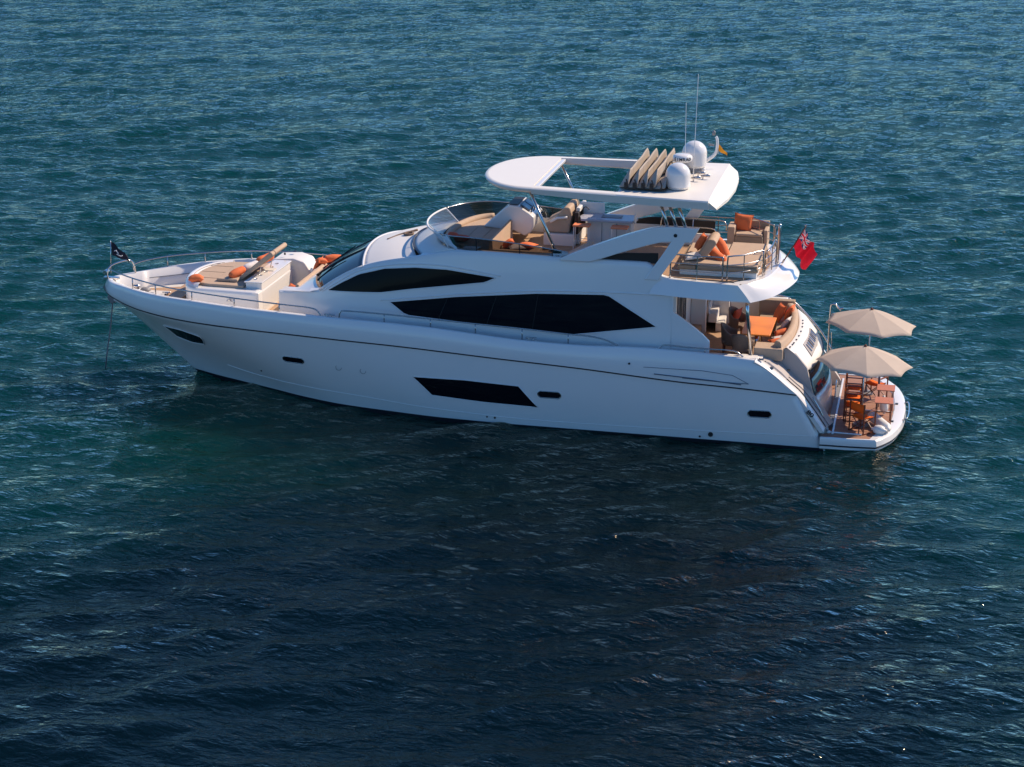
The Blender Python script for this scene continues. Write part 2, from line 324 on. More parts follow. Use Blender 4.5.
NU = 120; us = [i/NU for i in range(NU+1)]
NT = 14
def side_rows():
    rows = [[KLp(u) for u in us], [(WLp(u)[0]+.6*(1-u)**3, WLp(u)[1]*.97, -.35) for u in us]]
    rows += [[hullp(u, j/NT) for u in us] for j in range(NT+1)]
    def top(k, out, zf):
        r = []
        for u in us:
            s = STp(u); g = GWp(u); r.append((s[0]+(g[0]-s[0])*k, s[1]+(g[1]-s[1])*k+out*min(1,u*8), s[2]+(g[2]-s[2])*zf))
        return r
    rows += [top(.3,.045,.32), top(.7,.04,.72), top(.95,.012,.96)]
    gw = [GWp(u) for u in us]; rows.append(gw)
    def inn(g, d, dz):
        dd = min(d, g[1]); return (g[0]+ (d*0.9 if g[1] < d else 0)+ (0.12 if g[0]<1 else 0)*min(1,d*5), max(0, g[1]-d), g[2]+dz)
    rows.append([inn(g,.05,.012) for g in gw]); rows.append([inn(g,.15,.0) for g in gw])
    rows.append([(inn(g,.19,0)[0], inn(g,.19,0)[1], 2.30 if g[0] < 20 else 2.2) for g in gw])
    return rows
rows = side_rows()
hb = MB(); hb.grid(rows)
hb2 = MB().add(hb.v, hb.f)
for q in [MB().add([(x,-y,z) for x,y,z in hb.v],[tuple(reversed(f)) for f in hb.f])]: hb2.add(q.v, q.f)
# stern closing wall below the platform
sec = [r[-1] for r in rows[:16]]; hb2.add([p for p in sec]+[(p[0],-p[1],p[2]) for p in sec], [(i,i+1,i+1+len(sec),i+len(sec)) for i in range(len(sec)-1)])
hull = obj('hull', hb2, WHITE, Y, smooth=True)
mdw = hull.modifiers.new('weld','WELD'); mdw.merge_threshold = .004
# antifouling and boot line, a thin skin below the waterline
af = MB()
for s in (1,-1):
    ro = []
    for k in range(3):
        r = []
        for u in us:
            x,y,z = [KLp(u), (WLp(u)[0]+.6*(1-u)**3, WLp(u)[1]*.97, -.35), hullp(u, .085/STp(u)[2])][k]
            r.append((x-.012*(u<.05), s*(y+.013), z))
        ro.append(r)
    af.grid(ro)
obj('antifouling', af, ANTIF, hull, smooth=True)
def hull_strip(z_off0, z_off1, proud, nm, mt, u0=0, u1=1, base=STp):
    for s in (1,-1):
        a=[];b=[];c=[]
        for u in us:
            if u<u0 or u>u1: continue
            x,y,z = base(u); o = proud*min(1,.35+u*5)
            a.append((x-.02*(u<.02), s*(y-.02), z+z_off1)); b.append((x-(.03 if u<.03 else 0), s*(y+o), (z_off0+z_off1)/2+z)); c.append((x-.02*(u<.02), s*(y-.02), z+z_off0))
        obj(nm, MB().grid([a,b,c]), mt, hull, smooth=True)
hull_strip(-.032,.032,.035,'rubbing_strip', BLACK)
# spray rail crease
for s in (1,-1):
    cz = hermite([(4.2,.70),(5.45,.56),(8.5,.50),(11.15,.36),(14.4,.27),(22.1,.42)])
    pts = [(x, s*(hull_y(x, cz(x))+.004), cz(x)) for x in np.linspace(4.4, 22.0, 60)]
    obj('spray_rail', MB().tube(pts, .009, 6), WHITE, hull, smooth=True)
def surf_patch(top, bot, n, m_, yf, off=.012, depth=.05, side=-1):
    mb = MB(); rows_ = []
    for j in range(m_+1):
        r = []
        for i in range(n+1):
            a = poly_at(top, i/n); b = poly_at(bot, i/n); x = a[0]+(b[0]-a[0])*j/m_; z = a[1]+(b[1]-a[1])*j/m_
            r.append((x, side*(yf(x,z)+off), z))
        rows_.append(r)
    mb.grid(rows_)
    ring = rows_[0]+[r[-1] for r in rows_[1:]]+rows_[-1][::-1][1:]+[r[0] for r in rows_[::-1]][1:-1]
    inn = [(x, y-side*depth, z) for x,y,z in ring]; k = len(ring)
    mb.add(ring+inn, [(i,(i+1)%k,(i+1)%k+k,i+k) for i in range(k)])
    return mb, ring
def window(nm, top, bot, yf, parent, n=14, m_=4, off=.012, mt=BLACKG, frame=.014, fm=WHITE, div=()):
    for side in (-1,1):
        mb, ring = surf_patch(top, bot, n, m_, yf, off=off, side=side)
        o = obj(nm, mb, mt, parent, smooth=False)
        for p in o.data.polygons: p.use_smooth = True
        o.data.set_sharp_from_angle(angle=math.radians(30))
        if frame: obj('frame', MB().tube(ring, frame, 6, closed=True), fm, o, smooth=True)
        for d in div:
            a = poly_at(top, d[0]); b = poly_at(bot, d[1])
            P = [(a[0]+(b[0]-a[0])*k/4, side*(yf(a[0]+(b[0]-a[0])*k/4, a[1]+(b[1]-a[1])*k/4)+.014), a[1]+(b[1]-a[1])*k/4) for k in range(5)]
            obj('mullion', MB().tube(P, .006, 5), BLACK, o)
window('hull_window', [(10.68,1.33),(12.2,1.36),(13.77,1.30)], [(11.22,.79),(12.7,.71),(14.32,.68)], hull_y, hull)
window('bow_window', [(2.54,1.87),(3.26,1.90),(3.92,1.79),(3.97,1.67)], [(2.57,1.83),(2.85,1.47),(3.41,1.38),(3.92,1.45)], hull_y, hull, n=14, off=.03)
def oval(nm, cx, cz, w, h_, yf, parent, tilt=0):
    for side in (-1,1):
        pts = []
        r = h_/2
        for k in range(24):
            a = 2*PI*k/24; px = (w/2-r)*(1 if math.cos(a) > 0 else -1)+r*math.cos(a); pz = r*math.sin(a)
            pts.append((cx+px, cz+pz+tilt*px))
        ring = [(x, side*(yf(x,z)+.012), z) for x,z in pts]
        mb = MB(); mb.add(ring+[(x,y-side*.06,z) for x,y,z in ring], [tuple(range(24))]+[(i,(i+1)%24,(i+1)%24+24,i+24) for i in range(24)])
        o = obj(nm, mb, BLACKG, parent); obj('frame', MB().tube(ring, .015, 6, closed=True), DSTEEL if nm=='porthole' else WHITE, o, smooth=True)
oval('porthole', 7.02,1.475,.66,.19,hull_y,hull,-.02); oval('porthole', 14.65,1.10,.66,.20,hull_y,hull); oval('porthole', 20.53,.98,.64,.20,hull_y,hull)
for cx, cz, rr in ((8.43,1.39,.085),(9.18,1.36,.085)):
    P = [(cx+rr*math.cos(a), -(hull_y(cx,cz)+.006), cz+rr*math.sin(a)) for a in np.linspace(0,2*PI,20)[:-1]]
    obj('skin_fitting', MB().tube(P, .006, 5, closed=True), GREY, hull)
for cx, cz, rr in ((19.2,.25,.07),(12.82,.25,.025),(13.05,.24,.03),(5.73,.80,.025),(18.9,.16,.03)):
    yy = -(hull_y(cx,cz)); obj('drain_outlet', MB().tube([(cx,yy+.03,cz),(cx,yy-.02,cz)], rr, 14), BLACK, hull)
# engine vent panel lines on the quarter, above the strip
def top_y(x, z):
    s = y_st(x); g = y_gw(min(x,20.3)); k = (z-z_st(x))/max(.1,(z_gw(min(x,20.33))-z_st(x))); return s+(g-s)*min(1,max(0,k))+.045
P = [(17.3,2.13),(18.9,2.13),(19.75,2.05),(20.2,1.83),(19.3,1.85),(18.2,1.90)]
for side in (-1,1):
    obj('vent_panel_line', MB().tube([(x, side*(top_y(x,z)+.004), z) for a,b in zip(P[:-1],P[1:]) for x,z in [(a[0]+(b[0]-a[0])*k/6, a[1]+(b[1]-a[1])*k/6) for k in range(6)]], .008, 5), LINE, hull)
    obj('vent_slot', MB().tube([(x, side*(top_y(x,z)+.006), z) for x,z in [(17.6,1.955),(18.4,1.915),(19.2,1.87),(20.0,1.80)]], .014, 6), LINE, hull)
obj('deck_filler', MB().tube([(16.9,-(top_y(16.9,2.2)-.01),2.2),(16.9,-(top_y(16.9,2.2)+.02),2.2)], .03, 10), BLACK, hull)
# ---- text helper
def text(nm, body, size, M, mt, parent, ext=.004, bold=False, sx=1.0):
    cu = bpy.data.curves.new(nm, 'FONT'); cu.body = body; cu.size = size; cu.extrude = ext; cu.align_x = 'CENTER'; cu.align_y = 'CENTER'
    if bold: cu.offset = size*.02
    t_ = bpy.data.objects.new(nm, cu); COL.objects.link(t_); dg = bpy.context.evaluated_depsgraph_get(); me = bpy.data.meshes.new_from_object(t_.evaluated_get(dg))
    COL.objects.unlink(t_); bpy.data.objects.remove(t_)
    for v in me.vertices: v.co = M @ Vector((v.co.x*sx, v.co.y, v.co.z))
    o = bpy.data.objects.new(nm, me); COL.objects.link(o); me.materials.clear(); me.materials.append(mt)
    if parent: o.parent = parent
    return o
def frame_m(o, ex, ey):
    ex = Vector(ex).normalized(); ey = Vector(ey).normalized(); ez = ex.cross(ey).normalized()
    M = Matrix.Identity(4)
    for i in range(3): M[i][0]=ex[i]; M[i][1]=ey[i]; M[i][2]=ez[i]
    M.translation = Vector(o); return M
text('model_numerals', '80', .17, frame_m((21.90,-(hull_y(21.9,1.06)+.012),1.08),(0.75,0,-.66),(.66,0.0,.75)), BLACK, hull, bold=True, sx=1.3)

# ---- decks
def deck_poly(x0, x1, inset, n=40):
    xs_ = np.linspace(x0, x1, n); p = [(x, -max(.02,y_gw(x)-inset)) for x in xs_]; return p+[(x,-y) for x,y in p[::-1]]
obj('foredeck', MB().prism_z(deck_poly(.45, 6.2, .17), 2.2, 2.335), GREYW, Y)
obj('side_deck', MB().prism_z(deck_poly(6.2, 18.4, .17), 2.15, 2.30), TEAK, Y)
obj('foredeck_planking', MB().prism_z([(5.55,-2.7),(6.25,-2.75),(6.25,2.75),(5.55,2.7)], 2.30, 2.342), TEAK, Y)
obj('foredeck_planking', MB().prism_z([(1.2,-.75),(3.0,-1.55),(3.0,1.55),(1.2,.75)], 2.30, 2.342), TEAK, Y)
obj('cockpit_sole', MB().prism_z([(18.3,-2.75),(20.9,-2.72),(21.3,-1.8),(21.3,1.8),(20.9,2.72),(18.3,2.75)], 1.8, 2.0), TEAK, Y)

# ---- house (superstructure)
yb = hermite([(6.35,1.92),(7.0,2.0),(7.6,2.2),(8.5,2.42),(9.5,2.52),(11,2.55),(18,2.55),(19.1,2.55)])
yc = hermite([(6.35,1.90),(7.3,1.97),(7.65,2.08),(8.4,2.2),(9.1,2.26),(10,2.31),(11.6,2.33),(15,2.36),(17.6,2.42),(19.1,2.45)])
zc = hermite([(6.35,3.27),(7.3,3.33),(7.66,3.44),(8.3,3.88),(9.0,4.25),(9.7,4.46),(10.5,4.62),(11.6,4.84),(12.6,4.90),(15.0,4.87),(17.2,4.88),(17.75,4.50),(19.1,4.45)])
def house_y(x, z):
    k = min(1, max(0, (z-2.2)/(zc(x)-2.2))); return yb(x)+(yc(x)-yb(x))*k**2.2
hx = list(np.linspace(6.35, 11.6, 36))+list(np.linspace(11.8, 17.2, 22))+[17.35,17.5,17.65,17.8,17.95]
kz = [0,.2,.4,.6,.75,.88,.96,1.0]
for s in (-1,1):
    rws = []
    for k in kz:
        rws.append([(x, s*house_y(x, 2.2+(zc(x)-2.2)*k), 2.2+(zc(x)-2.2)*k) for x in hx])
    # rounded shoulder
    rws.append([(x, s*(yc(x)-.03), zc(x)+.025) for x in hx]); rws.append([(x, s*(yc(x)-.12), zc(x)+.03) for x in hx])
    obj('house_side', MB().grid(rws), WHITE, Y, smooth=True, solid=0)
    # aft wing of the house side, cut back towards the cockpit
    def hy(x,z): return house_y(min(x,17.94), min(z,4.4))
    poly = [(17.95,2.2),(19.03,2.2),(19.03,2.80),(18.84,2.99),(18.4,3.32),(17.95,3.62)]
    mb = MB()
    o_ = [(x, s*(2.535), z) for x,z in poly]; i_ = [(x, s*2.43, z) for x,z in poly]; n=len(poly)
    mb.add(o_+i_, [tuple(range(n)), tuple(range(2*n-1,n-1,-1))]+[(i,(i+1)%n,(i+1)%n+n,i+n) for i in range(n)])
    obj('house_wing', mb, WHITE, Y, bevel=.02)
    obj('house_side_end', MB().box(17.93,18.0, *(sorted((s*2.35, s*2.53))), 2.2, 4.05), WHITE, Y)
# windows of the house
window('pilothouse_window', [(7.95,3.49),(8.35,3.74),(8.92,4.05),(9.7,4.275),(10.6,4.37),(11.55,4.375),(12.93,4.235)], [(7.98,3.47),(9.6,3.58),(10.6,3.76),(12.65,4.07),(12.96,4.22)], house_y, Y, n=40, m_=8, mt=PILOTG)
window('saloon_window', [(9.86,3.34),(11.8,3.62),(14.15,3.865),(16.14,3.955),(17.55,3.14)], [(9.88,3.33),(10.36,2.99),(12.7,2.86),(14.85,2.74),(15.25,2.76),(17.5,3.12)], house_y, Y, n=46, m_=6, div=((.22,.2),(.40,.38),(.55,.55)))
# mouldings above the windows
for s in (-1,1):
    P=[(9.6,3.36),(11.8,3.68),(14.15,3.93),(16.3,4.02),(17.8,4.04)]
    obj('window_moulding', MB().tube([(x, s*(house_y(x,z)+.002), z) for x,z in smooth_path([(a,b) for a,b in P])], .022, 6), WHITE, Y, smooth=True)
    P=[(7.75,3.42),(8.3,3.78),(8.9,4.13),(9.7,4.35),(10.6,4.46),(11.6,4.46),(13.1,4.28)]
    obj('window_moulding', MB().tube([(x, s*(house_y(x,z)+.002), z) for x,z in smooth_path(P)], .018, 6), WHITE, Y, smooth=True)
# windscreen
def wsb(s_): return (7.05+.6*s_*s_+.03*abs(s_)**4, 2.09*s_, 3.50-.06*s_*s_)
def wst(s_): return (8.70+.33*s_*s_, 2.25*s_, 4.47-.22*s_*s_)
ss = [i/20-1 for i in range(41)]
def bulge(a, b, k, h_): return tuple(a[i]+(b[i]-a[i])*k+(0,0,h_*math.sin(PI*k))[i] for i in range(3))
obj('windscreen', MB().grid([[bulge(wsb(q*.985), wst(q*.985), k/8, .05) for q in ss] for k in range(9)]), mat('windscreen_glass',(0.02,0.03,0.028),0.05,spec=.8), Y, smooth=True, solid=.02)
for q in (-.33,.33,-.99,.99):
    obj('windscreen_pillar', MB().tube([tuple(np.array(bulge(wsb(q), wst(q), k/8, .06))) for k in range(9)], .05 if abs(q)>.9 else .03, 6), WHITE if abs(q)>.9 else BLACK, Y, smooth=True)
for q in (-.62,0.0,.62):
    a=bulge(wsb(q), wst(q),.02,.1); b=bulge(wsb(q+.22), wst(q+.22),.55,.13); obj('wiper', MB().tube([a,b], .018, 5), BLACK, Y)
# roof from windscreen top to the flybridge cowl
def rfA(q): return wst(q)
def rfB(q): return (10.10+.55*q*q, 2.28*q, 4.74-.12*q*q)
def roofp(q,k):
    a=rfA(q); b=rfB(q); x=a[0]+(b[0]-a[0])*k; z=a[2]+(b[2]-a[2])*k+.05*math.sin(PI*k); return (x, (a[1]+(b[1]-a[1])*k), z)
obj('roof', MB().grid([[roofp(q,k/10) for q in ss] for k in range(11)]), WHITE2, Y, smooth=True, solid=.04)
obj('roof_brow', MB().tube([ (p[0],p[1],p[2]+.005) for p in [wst(q) for q in ss]], .035, 8), WHITE, Y, smooth=True)
for s in (-1,1):     # filler between roof edge and house shoulder
    obj('roof_edge', MB().grid([[ (roofp(s*1.0,k/10)) for k in range(11)], [(9.03+(10.65-9.03)*k/10, s*(yc(9.03+1.62*k/10)-.03), zc(9.03+1.62*k/10)+.03) for k in range(11)]]), WHITE, Y, smooth=True)
# cowl in front of the flybridge: arc line up to the screen base
def cwA(q): return (10.06+.60*q*q+.12*abs(q)**3, 2.26*q, 4.755-.10*q*q)
def cwB(q):
    th = q*PI/2*.93; return (11.85-.98*math.cos(th), 2.2*math.sin(th), 4.93)
obj('flybridge_cowl', MB().grid([[tuple(cwA(q)[i]+(cwB(q)[i]-cwA(q)[i])*k/6+(0,0,.05*math.sin(PI*k/6))[i] for i in range(3)) for q in ss] for k in range(7)]), WHITE2, Y, smooth=True, solid=.04)
obj('cowl_seam', MB().tube([(p[0]-.01,p[1],p[2]+.03) for p in [cwA(q*.97) for q in ss]], .022, 6), LINE, Y, smooth=True)
for s in (-1,1):
    xs_ = np.linspace(10.6, 12.2, 12)
    obj('cowl_edge', MB().grid([[(x, s*(yc(x)-.10), zc(x)+.03) for x in xs_],[(x+.12, s*(2.19), min(4.93, zc(x)+.06)) for x in xs_],[(x+.2, s*1.8, min(4.93,zc(x)+.07)) for x in xs_]]), WHITE, Y, smooth=True)
# wind screen of the flybridge, flared outwards: clear in front, smoked along the sides
def rim_p(t):      # t -1..1 round the front, beyond 1 straight aft
    s = 1 if t > 0 else -1; a = abs(t)
    if a <= 1: th = t*PI/2; return (11.9-1.44*math.cos(th), 2.34*math.sin(th), 5.32)
    x = 11.9+(a-1)*3.1; return (x, s*(2.34+.03*(a-1)), 5.32-.10*(a-1)-.16*max(0,a-1)**2)
def base_p(t):
    s = 1 if t > 0 else -1; a = abs(t)
    if a <= 1: th = t*PI/2; return (11.9-.98*math.cos(th), 2.22*math.sin(th), 4.92)
    x = 11.9+(a-1)*3.1; return (x, s*(2.26), 4.92-.03*(a-1))
def screen(nm, t0, t1, mt):
    ts = np.linspace(t0,t1,24); o = obj(nm, MB().grid([[base_p(t) for t in ts],[tuple((base_p(t)[i]+rim_p(t)[i])/2+(-.02,0,0)[i] for i in range(3)) for t in ts],[rim_p(t) for t in ts]]), mt, Y, smooth=True)
    return o
screen('wind_screen', -.72, .30, CLEAR)
for a,b in ((-2.0,-.72),(.30,2.0)): screen('smoked_side_screen', a, b, SMOKE)
obj('screen_rim', MB().tube([rim_p(t) for t in np.linspace(-.72,.30,30)], .028, 8), mat('white_paint_frame',(.8,.79,.77),.35), Y, smooth=True)
for a,b in ((-2.0,-.72),(.30,2.0)): obj('screen_rim', MB().tube([rim_p(t) for t in np.linspace(a,b,40)], .016, 8), DSTEEL, Y, smooth=True)
for t in (-.72,-.28,.30,-.5): obj('screen_strut', MB().tube([base_p(t), rim_p(t)], .022 if t!=-.5 else .01, 6), WHITE, Y)
for t in (-1.15,-1.55,-1.85,1.15,1.55,1.85): obj('screen_strut', MB().tube([base_p(t), rim_p(t)], .015, 6), BLACK, Y)
# flybridge floor and coaming lining
fl = [(10.98+.0,0)]
base = [base_p(t) for t in np.linspace(-1,1,25)]
flo = [(p[0]+.05,p[1]*.97) for p in base]+[(15.2,2.2),(17.6,2.2),(19.6,2.3),(20.3,1.6),(20.5,.4),(20.5,-.4),(20.3,-1.6),(19.6,-2.3),(17.6,-2.2),(15.2,-2.2)]
obj('flybridge_sole', MB().prism_z(flo, 4.42, 4.50), TEAK, Y)
for s in (-1,1):
    xs_ = list(np.linspace(11.9,17.3,20))
    ou=[(x, s*(yc(x)-.11), zc(x)+.03) for x in xs_]; mid=[(x, s*(2.2), max(4.88,zc(x)+.03)) for x in xs_]; lo=[(x, s*2.16, 4.5) for x in xs_]
    obj('coaming_lining', MB().grid([ou,mid,lo]), WHITE2, Y, smooth=False)
# underside / saloon roof edge and aft bulkhead
obj('flybridge_underside', MB().prism_z([(10.5,-2.2),(18.0,-2.4),(19.9,-2.55),(20.6,-1.9),(21.0,-.8),(21.0,.8),(20.6,1.9),(19.9,2.55),(18.0,2.4),(10.5,2.2)], 4.16, 4.24), WHITE2, Y)
# ---- aft fascia and lip
lt = [(17.55,2.40,4.50),(18.6,2.56,4.50),(19.75,2.68,4.49),(20.15,2.25,4.50),(20.45,1.65,4.52),(20.62,.8,4.53),(20.66,0,4.53)]
lo_ = [(17.3,2.52,4.06),(18.7,2.70,4.05),(20.12,2.76,4.05),(20.62,2.18,4.07),(20.98,1.35,4.12),(21.17,.6,4.15),(21.20,0,4.15)]
def both(pts): return [(x,-y,z) for x,y,z in pts]+[(x,y,z) for x,y,z in pts[::-1][1:]]
def seg_s(p, corner=2, k=6):
    a = smooth_path(p[:corner+1],k); b = smooth_path(p[corner:],k); return a+b[1:]
T = both(seg_s(lt)); Lw = both(seg_s(lo_))
inn = [(p[0]-.25*(1 if p[0]>19.8 else .0), p[1]*.93, 4.50) for p in T]
bot2 = [(p[0]-.25*(1 if p[0]>19.9 else 0), p[1]*.93, 4.17) for p in Lw]
def mixr(A,B,k,h_): return [tuple(a[i]+(b[i]-a[i])*k for i in range(2))+(a[2]+(b[2]-a[2])*k+h_*(1 if a[0]>19.9 else .3),) for a,b in zip(A,B)]
lm = MB().grid([inn, T, mixr(T,Lw,.35,.05), mixr(T,Lw,.7,.055), mixr(T,Lw,.93,.02), Lw, bot2])
lip = obj('flybridge_overhang', lm, WHITE, Y, smooth=True); lip.data.set_sharp_from_angle(angle=math.radians(26))
# ---- arches
for s in (-1,1):
    obj('arch_side_glass', MB().prism_y([(15.75,4.86),(17.5,4.86),(17.5,5.16),(16.6,5.12),(16.1,5.02)], *(sorted((s*2.24,s*2.27)))), DARKIN, Y)
def arch(s):
    top = [(14.78,4.90),(15.45,5.20),(16.14,5.475),(16.8,5.72),(17.45,5.905),(18.0,5.945),(18.62,5.93)]
    ptsA = smooth_path(top,4)
    poly = ptsA+[(18.41,5.53),(18.25,5.53),(18.0,5.14),(17.70,4.69),(17.55,4.44),(17.15,4.44),(17.32,4.70),(17.62,5.14),(17.86,5.53),(17.60,5.50),(17.3,5.42),(16.9,5.29),(16.4,5.12),(15.95,4.95),(15.6,4.84),(14.78,4.84)]
    yo = [2.50, 2.28]
    n=len(poly); V=[(x, s*(yo[0]-.06*max(0,(z-4.4))), z) for x,z in poly]+[(x, s*(yo[1]-.06*max(0,z-4.4)), z) for x,z in poly]
    mb=MB().add(V, [tuple(range(n)), tuple(range(2*n-1,n-1,-1))]+[(i,(i+1)%n,(i+1)%n+n,i+n) for i in range(n)])
    o = obj('arch', mb, WHITE, Y, bevel=.035, seg=3)
    obj('arch_light', MB().tube([(17.98, s*2.36, 5.72),(17.98, s*2.435, 5.72)], .05, 14), BLACK, o)
    return o
for s in (-1,1):
    arch(s)
    for x0, dx in ((17.50,.25),(17.73,.26),(17.97,.28)):
        obj('hardtop_strut', MB().tube([(x0+dx+.02, s*2.33, 5.84),(x0, s*2.2, 6.60)], .048, 12), CHROME, Y, smooth=True)
    obj('hardtop_strut', MB().tube([(14.70, s*2.26, 4.86),(13.84, s*2.12, 6.70)], .045, 12), CHROME, Y, smooth=True)
# ---- hardtop
def zt(x): return 6.83-.008*(x-12)
def half(x): return 2.26+.07*max(0,x-13.6)*1.0
def outline(inset=0, x1=18.92, dx=0):
    pts=[]
    for k in range(25):
        th = -PI/2+PI*k/24; pts.append((13.6-(1.50-inset)*math.cos(th)*1.0, (2.26-inset)*math.sin(th)))
    return pts
def ht_piece(pol, th_top, th_bot, inset, nm):
    n=len(pol); cx=sum(p[0] for p in pol)/n; cy=sum(p[1] for p in pol)/n
    return pol
H = bpy.data.objects.new('hardtop', None)
def hard_profile(pts_out, tlow):
    # rows from top inner to bottom: top edge, round, bottom
    return pts_out
def ht_mesh():
    mb = MB(); N = 25
    ths = [-PI/2+PI*k/(N-1) for k in range(N)]
    def out(th, ins): return (13.68-(1.52-ins)*math.cos(th), (2.28-ins)*math.sin(th))
    # front piece: cap + rounded edge + underside, closed by straight line x = 13.90
    levels = [(.10,0.0),(.03,-.015),(0.0,-.05),(.02,-.10),(.09,-.16),(.22,-.19)]
    rings=[]
    for ins,dz in levels:
        r=[(out(t,ins)[0],out(t,ins)[1], zt(out(t,ins)[0])+dz) for t in ths]
        r=[(13.92,-(half(13.92)-ins+.02), zt(13.92)+dz)]+r+[(13.92,(half(13.92)-ins+.02), zt(13.92)+dz)]
        rings.append(r)
    mb.grid(rings)
    n=len(rings[0])
    for ring, rev in ((rings[0],False),(rings[-1],True)):
        for i in range(n//2):   # strips across the plate
            a,b=ring[i],ring[i+1]; c,d=ring[n-2-i],ring[n-1-i]
            mb.add([a,b,c,d],[(0,1,2,3)])
    # transverse beam closing face (opening front edge)
    L=[r[0] for r in rings]; Rr=[r[-1] for r in rings]; mb.add(L+Rr[::-1],[tuple(range(2*len(L)))])
    return mb
ht = obj('hardtop', ht_mesh(), WARMW, Y, smooth=True); ht.data.set_sharp_from_angle(angle=math.radians(40))
# side rails of the hardtop
for s in (-1,1):
    mb=MB(); rw=[]
    for x in np.linspace(13.92,16.32,10):
        h_=half(x)+.02; z=zt(x); tk=.19+.03*(x-13.9)
        sec=[(h_-.30,0.0),(h_-.10,0.0),(h_-.03,-.015),(h_,-.05),(h_-.02,-.10),(h_-.06,-tk),(h_-.26,-tk),(h_-.30,-tk+.04)]
        rw.append([(x,s*a,z+b) for a,b in sec])
    mb.grid(rw, closed=True); o=obj('hardtop_rail', mb, WARMW, ht, smooth=True); o.data.set_sharp_from_angle(angle=math.radians(40))
# aft plate
mb=MB(); rw=[]
for x,dz0,ex in [(16.32,0,0),(17,0,0),(17.8,0,0),(18.5,0,0),(18.86,0,0)]:
    h_=half(x)+.02; z=zt(x); tk=.26
    sec=[(0,.03),(h_*.5,.02),(h_-.30,0.0),(h_-.10,0.0),(h_-.03,-.015),(h_,-.05),(h_-.02,-.12),(h_-.06,-tk),(h_*.5,-tk),(0,-tk)]
    rw.append([(x,-a,z+b) for a,b in sec]+[(x,a,z+b) for a,b in sec[::-1]][1:-1])
# bevelled tail
h_=half(18.86)+.02; z=zt(18.86)
def tail(x0c, x0s, sh, dzt, tk, zz):
    sec=[(0,dzt+.02),(h_*.5,dzt+.01),(h_-.30-sh,dzt),(h_-.14-sh,dzt),(h_-.07-sh,dzt-.01),(h_-.03-sh,dzt-.02),(h_-.04-sh,dzt-.03),(h_-.08-sh,-tk),(h_*.5,-tk),(0,-tk)]
    f=lambda a: x0c+(x0s-x0c)*(abs(a)/h_)**2.2
    return [(f(a),-a,z+b) for a,b in sec]+[(f(a),a,z+b) for a,b in sec[::-1]][1:-1]
rw.append(tail(18.93,18.87,.02,-.03,.26,z)); rw.append(tail(19.32,19.06,.05,-.2,.27,z))
mb.grid(rw, closed=True); n=len(rw[0]); mb.add(rw[0],[tuple(range(n))]); mb.add(rw[-1],[tuple(range(n))])
o=obj('hardtop_aft_plate', mb, WARMW, ht, smooth=True); o.data.set_sharp_from_angle(angle=math.radians(22))
obj('opening_beam', MB().box(13.93,14.06,-2.0,2.0,6.70,6.79), WHITE, ht, bevel=.02)
# folded canvas roof: pleats across the boat
fc = obj('folded_canopy', MB().box(16.36,17.62,-1.98,1.95,6.855,6.875), DARKIN, Y)
for k in range(5):
    xb = 16.40+.235*k; hh=[.46,.47,.46,.50,.30][k]; lean=.06+.02*k; mb=MB(); rws=[]
    for j in range(25):
        yy=-1.93+3.8*j/24; wob=.006*math.sin(j*.55+k); sag=1-.06*math.sin(PI*j/24)+ .008*math.sin(j*.7+k)
        if k==4: hh2=hh*(.65+.35*math.sin(j*.5))
        else: hh2=hh
        zb=6.875; tip=xb+.10+lean+wob
        e = min(1, (j)/2.0+.25, (24-j)/2.0+.25)
        rws.append([(xb-.10+wob,yy,zb),(xb+lean*.25+wob*1.4,yy,zb+hh2*sag*.52*e),(tip-.03,yy,zb+hh2*sag*.95*e),(tip,yy,zb+hh2*sag*e),(tip+.02,yy,zb+hh2*sag*.93*e),(xb+.155+lean*.5,yy,zb+hh2*sag*.45*e),(xb+.12,yy,zb)])
    mb.grid(rws); mb.add(rws[0],[tuple(range(7))]); mb.add(rws[-1],[tuple(range(7))])
    obj('canvas_pleat', mb, TAN2, fc, smooth=False)
    obj('pleat_hoop', MB().tube([(xb+.14,-1.97,6.87),(xb+.16,-1.99,7.0),(xb+.11,-1.97,7.12)], .022, 6), BLACK, fc)
    if k<4: obj('pleat_binding', MB().box(xb+.06,xb+.125,-1.99,-1.9,6.872,7.03), BLACK, fc)
# radomes
def radome(x,y,z,r,hc,nm):
    prof=[(r*.80,-.08),(r*.88,0),(r,.03),(r*1.0,hc)]+[(r*math.cos(a),hc+r*.98*math.sin(a)) for a in np.linspace(.12,PI/2-.001,12)]+[(0.001,hc+r*.98)]
    o=obj('radar_dome', MB().lathe(prof,(x,y,z),32), WHITE, Y, smooth=True); o.data.set_sharp_from_angle(angle=math.radians(50))
    obj('dome_base', MB().lathe([(0.001,-.12),(r*.86,-.12),(r*.84,.02),(0.001,.02)],(x,y,z),24), GREY, o)
radome(17.86,-1.40,6.86,.345,.33,'a'); radome(17.99,1.05,6.98,.36,.36,'b')
obj('dome_pedestal', MB().lathe([(.2,-.12),(.17,.0),(.17,.14)],(17.99,1.05,6.86),20), WHITE, Y, smooth=True)
rs = obj('radar_scanner', MB().lathe([(.001,0),(.22,0),(.27,.03),(.285,.10),(.27,.17),(.20,.215),(.001,.225)],(17.76,.22,7.24),30), WHITE, Y, smooth=True)
obj('scanner_base', MB().lathe([(.20,-.36),(.12,-.3),(.10,-.05),(.16,0)],(17.76,.22,7.24),18), GREY, rs, smooth=True)
